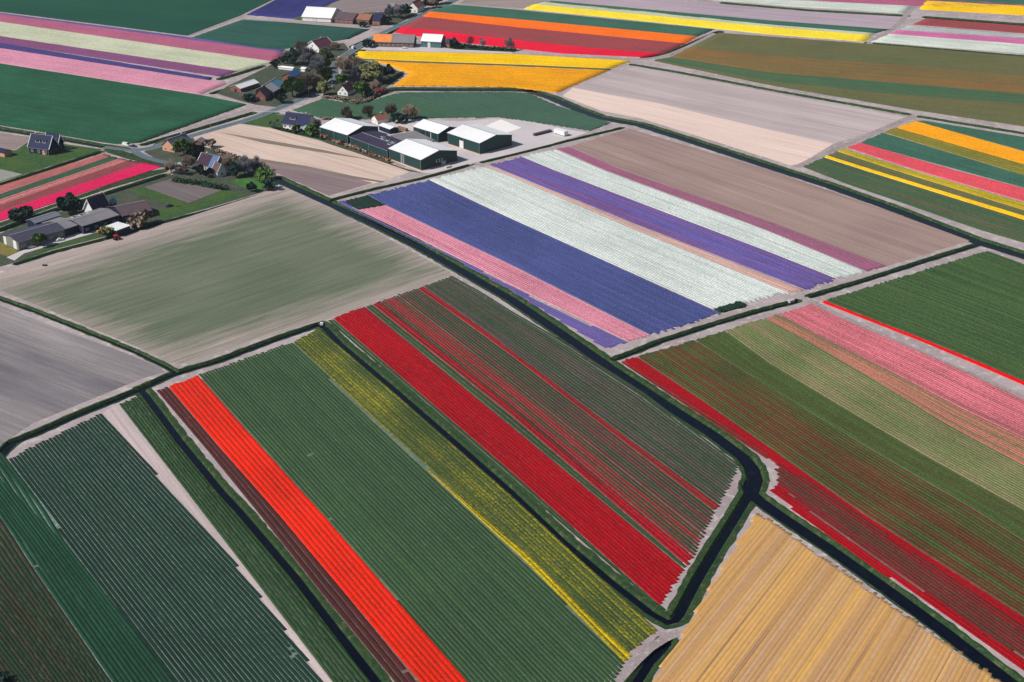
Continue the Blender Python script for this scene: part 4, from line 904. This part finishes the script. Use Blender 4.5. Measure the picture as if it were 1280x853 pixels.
def wagon(o):
    og = paint('wagon_orange', S(222,150,70), .6, .05)
    m = MB(); m.box(-2.4, 2.4, -1, 1, .8, 1.7); m.build('bed', og, o)
    for x in (-1.6, 1.6):
        m = MB(); m.tube((x,-.95,.45),(x,.95,.45), .45, .45, 12); m.build('wheel', tyre, o)
small('wagon', 'small orange farm wagon left of the white flat roofed shelter', 'wagon', (127,291.5), wagon, (133,290))
def rail(o, L=13.):
    m = MB(); m.box(-L/2, L/2, -.06, .06, .95, 1.1); m.box(-L/2, L/2, -.06, .06, .5, .62); m.build('rail', P_frame, o)
    for i in range(7): x = -L/2+L*i/6; m = MB(); m.box(x-.07, x+.07, .061, .18, 0, 1.1); m.build('post', P_frame, o)
small('bridge_railing', 'white bridge railing at the village junction', 'railing', (336,141), rail, (344,141))
def weir(o):
    m = MB(); m.box(-1.6, 1.6, -1.0, 1.0, -.6, .7); m.build('sluice_box', paint('pale_metal', S(196,190,186), .6, .06), o)
    m = MB(); m.tube((1.2,0,.2),(3.6,.2,-.2), .5, .5, 12); m.build('pipe', P_dark, o)
small('sluice', 'small pale sluice box with pipe at the ditch end', 'sluice', (989,376.5), weir, (998,374))
small('sluice', 'pale sluice pipe in the ditch end beside the front green barn', 'sluice', (589,206), weir, (583,208))
small('sluice', 'tiny white sluice where the two ditches meet above the yellow flowers', 'sluice', (402,405.5), lambda o: MB().box(-.7,.7,-.6,.6,-.3,.8).build('sluice_box', P_frame, o))
def heap(o):
    m = MB(); 
    for i in range(7): x, y = rng.uniform(-1.4,1.4), rng.uniform(-.5,.5); m.tube((x,y,-.05),(x+rng.uniform(-.3,.3),y,rng.uniform(.5,1.)), .55, .15, 7)
    m.build('heap', P_dark, o)
small('soil_heap', 'small dark heap lying alone on the pale edge of the bare field', 'heap', (56,332.5), heap)
def lamp(o):
    m = MB(); m.tube((0,0,0),(0,0,7), .11, .07, 8); m.build('post', paint('pale_post', S(186,190,190), .5, .04), o)
    m = MB(); m.tube((0,0,7),(1.3,0,7.25), .05, .05, 6); m.box(1.0, 1.8, -.16, .16, 7.2, 7.34); m.build('lamp_head', P_frame, o)
lamps = [((263.5,162),'street lamp on the road above the cottage, leftmost of the three'),((386,120),'street lamp by the brown trees, middle one of the three'),((415.5,115),'street lamp left of the small white gabled house')]
l0 = small('street_lamp', lamps[0][1], 'street lamp', lamps[0][0], lamp, (264,170)); l0['group'] = 'street lamps along the village road'
for px, lb in lamps[1:]:
    c = l0.copy(); C.objects.link(c); p = at(*px); c.location = (p.x, p.y, .03); c['label'] = lb
    for ch in l0.children: k = ch.copy(); C.objects.link(k); k.parent = c

# ============================================================ TREES
def leafmat(name, a, b):
    N = NT(name); N.b.inputs['Roughness'].default_value = .8
    c = N.mix(N.mr(N.noise(N.pos(), .35, 3), .38, .62), a, b)
    return N.out(bright(N, c, N.mr(N.noise(N.pos(), 3., 1), .3, .7, .75, 1.25)))
bark = paint('bark', S(84,70,62), .9, .15); birch = paint('pale_bark', S(130,118,108), .9, .1)
def tree_proto(kind, seed, H, Rr, leaf, n=420, q=.42, bare=False, shape='round', trunk=.28, bk=None, base=.3):
    r = np.random.default_rng(seed); m = MB(); lm = MB()
    tips = []
    m.tube((0,0,0),(r.uniform(-.2,.2),r.uniform(-.2,.2),H*base), trunk, trunk*.75); top = Vector(m.v[-1])
    m.tube((0,0,H*base*.98),(0,0,H*.86), trunk*.75, trunk*.12)
    nl = 7 if shape == 'cone' else 11
    for i in range(nl):
        a = i*2.4+r.uniform(-.3,.3); z0 = H*(base+(.8-base)*i/nl*.75); rr = Rr*r.uniform(.55,.95)*(1-.5*i/nl)
        p1 = (math.cos(a)*rr, math.sin(a)*rr, min(H*.95, z0+H*r.uniform(.12,.3))); m.tube((0,0,z0), p1, trunk*.35, trunk*.08, 5); tips.append(p1)
        for j in range(3 if bare else 1):
            b = a+r.uniform(-.8,.8); f = r.uniform(.4,.9); s_ = (p1[0]*f, p1[1]*f, z0+(p1[2]-z0)*f)
            m.tube(s_, (s_[0]+math.cos(b)*Rr*.35, s_[1]+math.sin(b)*Rr*.35, s_[2]+H*.12), trunk*.14, trunk*.04, 4)
    # lobes
    lobes = []
    if shape == 'cone':
        for i in range(9): z = H*(.14+.8*i/9); lobes.append((0, 0, z, Rr*(1-i/9.6), H*.09))
    else:
        for i in range(17):
            a = i*2.39+r.uniform(-.4,.4); rr = Rr*r.uniform(.15,.85); z = H*(.3+.62*r.uniform(0,1)*(1-.45*rr/Rr))
            lobes.append((math.cos(a)*rr, math.sin(a)*rr, z, Rr*r.uniform(.2,.44), H*r.uniform(.08,.19)))
    for k in range(n):
        lb = lobes[r.integers(len(lobes))]; d = r.normal(size=3); d /= np.linalg.norm(d); rad = r.uniform(.25,1.08)**.5
        c = Vector((lb[0]+d[0]*lb[3]*rad, lb[1]+d[1]*lb[3]*rad, max(.25, lb[2]+d[2]*lb[4]*rad)))
        u = Vector(r.normal(size=3)).normalized(); v = u.orthogonal().normalized(); s_ = q*r.uniform(.6,1.35)
        if bare: u = (u*.55+Vector((d[0]*.5, d[1]*.5, .8))).normalized(); v = u.orthogonal().normalized()
        if bare: lm.add([c-u*s_*1.6-v*.07, c+u*s_*1.6-v*.035, c+u*s_*1.6+v*.035, c-u*s_*1.6+v*.07], [(0,1,2,3)])
        else: lm.add([c-u*s_-v*s_*.8, c+u*s_*.9-v*s_, c+u*s_+v*s_*.9, c-u*s_*.8+v*s_], [(0,1,2,3)])
    o = empty('tree', (0, 0, 0)); m.build('trunk', bk or bark, o); lm.build('crown', leaf, o)
    return o
L_green = leafmat('leaf_green', S(58,92,44), S(88,122,48)); L_olive = leafmat('leaf_olive', S(110,116,72), S(146,146,92)); L_dark = leafmat('leaf_dark', S(28,52,54), S(48,78,62))
L_brown = leafmat('twig_brown', S(128,110,102), S(150,134,116)); L_grey = leafmat('twig_grey', S(108,110,128), S(124,124,126)); L_yel = leafmat('leaf_yellow_green', S(120,128,60), S(96,112,60))
L_red = leafmat('leaf_red', S(150,60,66), S(110,64,58)); L_bright = leafmat('leaf_bright', S(80,114,48), S(64,94,44)); L_orange = leafmat('leaf_orange', S(190,140,104), S(140,100,76))
protos = {}
def P(kind):
    if kind in protos: return protos[kind]
    a = dict(green=(1,8.5,4.2,L_green,2600,.34), olive=(2,9.5,4.8,L_olive,2800,.34), dark=(4,9,4.8,L_dark,3000,.38), yel=(6,8,3.4,L_yel,1900,.3))
    b = dict(brown=(3,8.5,4.0,L_brown), grey=(5,9,4.3,L_grey))
    if kind in a: s_, H, r_, l, n, q = a[kind]; o = tree_proto(kind, s_, H, r_, l, n, q)
    elif kind in b: s_, H, r_, l = b[kind]; o = tree_proto(kind, s_, H, r_, l, 3000, .5, True)
    elif kind == 'cone': o = tree_proto(kind, 8, 12, 3.6, L_dark, 900, .5, shape='cone', base=.12)
    elif kind == 'birch': o = tree_proto(kind, 9, 8, 2.4, L_grey, 500, .4, True, bk=birch, trunk=.14)
    else:
        mt = dict(bush=L_green, bushdark=L_dark, bushred=L_red, bushbright=L_bright, bushorange=L_orange, bushbrown=L_brown, busholive=L_olive)[kind]
        o = tree_proto(kind, 11+len(protos), 3.4, 2.2, mt, 300, .34, trunk=.1, base=.1)
    protos[kind] = o; o['used'] = 0; return o
def plant(kind, px, s, label, cat='tree', group=None, name=None):
    o = P(kind); p = at(*px)
    if o['used']:
        c = o.copy(); C.objects.link(c)
        for ch in o.children: k = ch.copy(); C.objects.link(k); k.parent = c
    else: c = o
    o['used'] = 1
    nm = name or ('bush' if kind.startswith('bush') else {'cone': 'conifer'}.get(kind, 'tree'))
    c.name = nm; c.location = (p.x, p.y, 0); c.rotation_euler = (0, 0, rng.uniform(0, 6.28)); f = rng.uniform(.93, 1.07); c.scale = (s*f, s*f, s/f)
    for kk in ('label', 'category', 'group'):
        if kk in c: del c[kk]
    tag(c, label, 'bush' if kind.startswith('bush') else cat, group); return c
GW = 'trees west of the village street'; GE = 'tree clump between the street and golden tulips'
T = [
 ('dark',(369,81),1.0,'broad dark evergreen, the darkest tree west of the village street',GW),
 ('grey',(386,82),1.15,'tall blue grey leafless tree below the maroon roofed village house',GW),
 ('grey',(397,92),.95,'grey leafless tree just left of the street, below the tallest grey one',GW),
 ('bushdark',(356,80),1.5,'dark bush at the left end of the western tree group',GW),
 ('olive',(407,86),.62,'small olive tree at the street edge beside grey leafless trees',GW),
 ('busholive',(405,71),1.5,'olive bush right below the maroon roofed village house',GW),
 ('dark',(412,76),.5,'small dark tree between the maroon roofed house and street',GW),
 ('brown',(377,66),.8,'leafless brown tree left of the maroon roofed village house',GW),
 ('brown',(419,63),.6,'leafless brown tree right of the maroon roofed village house',GW),
 ('brown',(384,115),1.3,'large leafless brown tree beside the bright blue roofed shed',GW),
 ('green',(366,122),1.25,'large fresh green tree right of the teal banded barn',GW),
 ('yel',(409,104),1.1,'yellow green tree left of the street bend',GW),
 ('olive',(406,119),.75,'olive tree at the street side left of small white gabled house',GW),
 ('brown',(396,112),.9,'leafless brown tree between the large brown and olive trees',GW),
 ('grey',(376,119),.7,'small grey leafless tree behind the fresh green one',GW),
 ('brown',(430,92),1.15,'leafless purple brown tree at the left end of the eastern clump',GE),
 ('brown',(443,90),1.1,'leafless brown tree second from left in the eastern clump',GE),
 ('grey',(450,101),1.15,'grey leafless tree in the middle of the eastern clump',GE),
 ('olive',(467,104),1.25,'biggest olive green tree of the eastern clump',GE),
 ('dark',(485,98),.75,'dark tree casting shade at the right end of the eastern clump',GE),
 ('green',(428,107),.75,'green tree just behind the small white gabled house',GE),
 ('grey',(442,108),.8,'small grey tree between the green tree and big olive tree',GE),
 ('olive',(456,98),.9,'olive tree left of the biggest olive tree in the clump',GE),
 ('green',(453,122),.95,'round green tree right of the small white gabled house',GE),
 ('brown',(470,115),.7,'small leafless brown tree right of the round green tree',GE),
 ('bushred',(474,118),1.2,'red bush near the bottom right of the eastern clump',GE),
 ('bushdark',(462,122),1.4,'dark bush below the eastern clump, right of the round green tree',GE),
 ('green',(230,194),.95,'dark green tree beside the peach brick cottage',None),
 ('dark',(247,200),.8,'dark bushy tree between cottage and white gabled house',None),
 ('bushbrown',(263,185),1.4,'brown bush at the edge of the pale bare field',None),
 ('brown',(236,211),.7,'leafless brown tree beside the lane left of the white house',None),
 ('brown',(214,217),.7,'leafless tree at the corner of the small grey garden plot',None),
 ('bushbrown',(228,218),1.6,'brown bush at the left end of the dark garden hedge',None),
 ('bushdark',(250,217.5),1.3,'dark bush before the maroon and blue roofed house, left one',None),
 ('bushdark',(261,221.5),1.3,'dark bush before the maroon and blue roofed house, right one',None),
 ('brown',(284,214),.85,'leafless brown tree just right of the maroon and blue roofed house',None),
 ('dark',(296,222),.7,'dark tree on the edge of the bright lawn',None),
 ('grey',(306,219),.85,'grey leafless tree behind the bright lawn',None),
 ('grey',(319,216),.75,'grey leafless tree beside the mauve ploughed strip',None),
 ('bushbright',(330,226),2.0,'bright yellow green bush at the end of the lawn',None),
 ('dark',(314,240),.45,'small dark tree at the lower edge of the bright lawn',None),
 ('bushdark',(337,237),1.5,'dark bush at the corner where canal and lawn meet',None),
 ('dark',(87,270),1.0,'broad dark green tree behind the left farm sheds',None),
 ('olive',(96,268),.7,'olive edge tree right of the broad dark farm tree',None),
 ('green',(51,308),.62,'small green tree in front of the long farm shed',None),
 ('bushdark',(22,275),1.6,'dark bush behind the long shed, left one',None),
 ('bushdark',(32,272),1.6,'dark bush behind the long shed, right one',None),
 ('busholive',(134,296),1.4,'olive bush beside the white flat roofed shelter',None),
 ('bushbrown',(174,284),1.9,'wide brown bush right of the white shelter',None),
 ('bushbrown',(184,280),1.7,'brown bush below the brown tiled barn, right hand one',None),
 ('bushbrown',(166,285),1.2,'small brown bush closest to the white shelter',None),
 ('bushbrown',(305,125),1.3,'brown bush left of the brown roofed farmhouse',None),
 ('bushdark',(312,127),1.4,'dark bush beside the brown roofed farmhouse',None),
 ('bushdark',(353,129),1.5,'dark bush at the street corner by the junction',None),
 ('bush',(371,166),1.4,'green bush before the navy roofed farmhouse',None),
 ('bush',(390,169),1.9,'wide green bush right of the small garage',None),
 ('brown',(397,163),.6,'leafless brown tree between farmhouse and leftmost barn',None),
 ('birch',(365,159),.5,'thin pale tree left of the navy roofed farmhouse','thin pale trees on the farmhouse lawn'),
 ('brown',(433,150),.85,'leafless brown tree behind the leftmost white roofed barn',None),
 ('brown',(460,146),.7,'leafless brown tree in the crop edge left of the orange brown roof',None),
 ('brown',(489,147),.85,'leafless brown tree right of the small house with orange brown roof',None),
 ('bushdark',(497,154),1.6,'dark bush at the yard edge right of the small orange roofed house',None),
 ('brown',(513,150),.95,'leafless brown tree at the left of the two near the small green barn',None),
 ('bushdark',(507,153),1.2,'small dark bush below the leafless trees at yard edge',None),
 ('dark',(567,61),.62,'round dark tree right of the pale teal walled barn',None),
 ('birch',(588,60),1.0,'leafless tree before the scarlet tulips, nearest the round dark tree',None),
 ('birch',(603,61),.95,'leafless tree before the scarlet tulips, second from round dark tree',None),
 ('birch',(637,64),1.05,'leafless tree before the scarlet tulips, farthest right',None),
 ('grey',(499,23),.9,'grey tree in the top street left of the white house',None),
 ('dark',(507,20),.8,'dark tree beside the white house at the top',None),
 ('grey',(487,22),.75,'grey tree left of the dark tree in the top street',None),
 ('bushdark',(484,31),1.7,'dark bush at the roadside right of the dark blue roof',None),
 ('bushdark',(454,34),1.2,'dark bush in front of the terracotta roofed house',None),
 ('brown',(427,27),.5,'small leafless tree before the brown roofed brick house',None),
 ('dark',(548,5),.8,'dark tree cut by the top edge, right of reddish brown house',None),
 ('dark',(532,11),.6,'dark tree between the two highest street houses',None),
 ('brown',(541,10),.7,'leafless tree in front of the reddish brown house at the top',None),
 ('bushdark',(3,853),.8,'dark bush in the bottom left corner of the photo',None),
 ('bushdark',(460,59),1.6,'dark bush left of the orange end of the long barn',None),
 ('bushdark',(345,85),1.5,'dark bush at the end of the cream flower strip',None),
]
for kind, px, s, lb, g in T: plant(kind, px, s*(1.5 if not kind.startswith('bush') else 1.3), lb, group=g)
# the row of small orange shrubs along the leftmost barns: alike, one label
g = 'small orange shrubs in a row beside the green barns'
n = 17
for i in range(n):
    t = i/(n-1); plant('bushorange', (402+t*(486-402), 172+t*(203-172)+.6*math.sin(i*2.1)), .75+.2*math.sin(i*1.7), 'small orange brown shrub in the row along the green barn walls', group=g)
for i, (x, y) in enumerate([(349,158.5),(343,157.5),(338,157),(347,154)]): plant('birch', (x, y), .45, 'thin pale tree on the lawn left of the navy roofed farmhouse', group='thin pale trees left of the navy roofed farmhouse')
# hedges
def hedge(label, pts, w_, h, mat):
    pl = np.array([at(*p)[:2] for p in pts]); m = MB(); Ls = np.hypot(*np.diff(pl, axis=0).T).sum(); q = resample(pl, max(3, int(Ls/.22)))
    for p in q:
        for _ in range(3):
            c = Vector((p[0]+rng.uniform(-w_/2, w_/2), p[1]+rng.uniform(-w_/2, w_/2), rng.uniform(.1, h))); u = Vector(rng.normal(size=3)).normalized()*.42; v = u.orthogonal().normalized()*.42
            m.add([c-u-v, c+u-v, c+u+v, c-u+v], [(0,1,2,3)])
    c0 = q.mean(0); m.v = [(x-c0[0], y-c0[1], z) for x, y, z in m.v]
    o = m.build('hedge', mat); o.location = (c0[0], c0[1], 0); tag(o, label, 'hedge')
hedge('dark green hedge below the white gabled house', [(217,227),(250,232),(283,238)], 3.5, 2.8, L_green if False else leafmat('hedge_dark', S(34,66,48), S(48,84,52)))
hedge('low brown hedge around the small white gabled house', [(404,123),(425,124),(446,130),(458,128),(484,113)], 2.5, 2.0, L_brown)
hedge('green hedge in front of the scarlet tulips', [(572,58),(600,61.5),(644,64)], 3.5, 2.5, MATS.get('x') or bpy.data.materials['hedge_dark'])
hedge('dark hedge around the navy roofed farmhouse garden', [(341,160.5),(365,165.5),(395,172),(404,175)], 1.8, 1.5, bpy.data.materials['hedge_dark'])
hedge('brown hedge along the crop behind the barns', [(404,150),(430,151),(440,147)], 2., 1.8, L_brown)
hedge('dark hedge beside the bright blue roofed shed and street', [(372,121),(392,114),(404,110)], 2.5, 2.0, bpy.data.materials['hedge_dark'])
hedge('brown hedge along the mauve ploughed strip by the houses', [(270,190),(300,200),(330,208)], 3.5, 1.8, L_brown)
hedge('dark hedge beside the green and golden tulip notch', [(470,108),(488,102),(503,93)], 3.0, 2.0, bpy.data.materials['hedge_dark'])

small('crate_stack', 'short pale row of bulb crates beside the small green barn', 'crates', (592,186), crates(3, (176,150,120), 6., 1.2), (598,188))
small('crate_stack', 'brown bulb crates stacked near the small white roofed store', 'crates', (503,163), crates(4, (150,120,92), 9., 2.0), (510,165))
small('pallet_stack', 'pale pallets stacked against the front green barn gable', 'pallets', (560,209.5), crates(2, (206,196,184), 4., 1.0), (566,208))

# ============================================================ HAZE
def haze():
    m = MB(); m.box(-1400, 1400, -60, 2600, -3.0, 292); mt = bpy.data.materials.new('haze'); mt.use_nodes = True; t = mt.node_tree
    t.nodes.remove(t.nodes['Principled BSDF']); v = t.nodes.new('ShaderNodeVolumePrincipled'); v.inputs['Density'].default_value = .00003
    v.inputs['Color'].default_value = (.72, .80, .95, 1); v.inputs['Anisotropy'].default_value = .2
    t.links.new(v.outputs[0], t.nodes['Material Output'].inputs['Volume']); o = m.build('haze', mt); tag(o, kind='stuff')
haze()
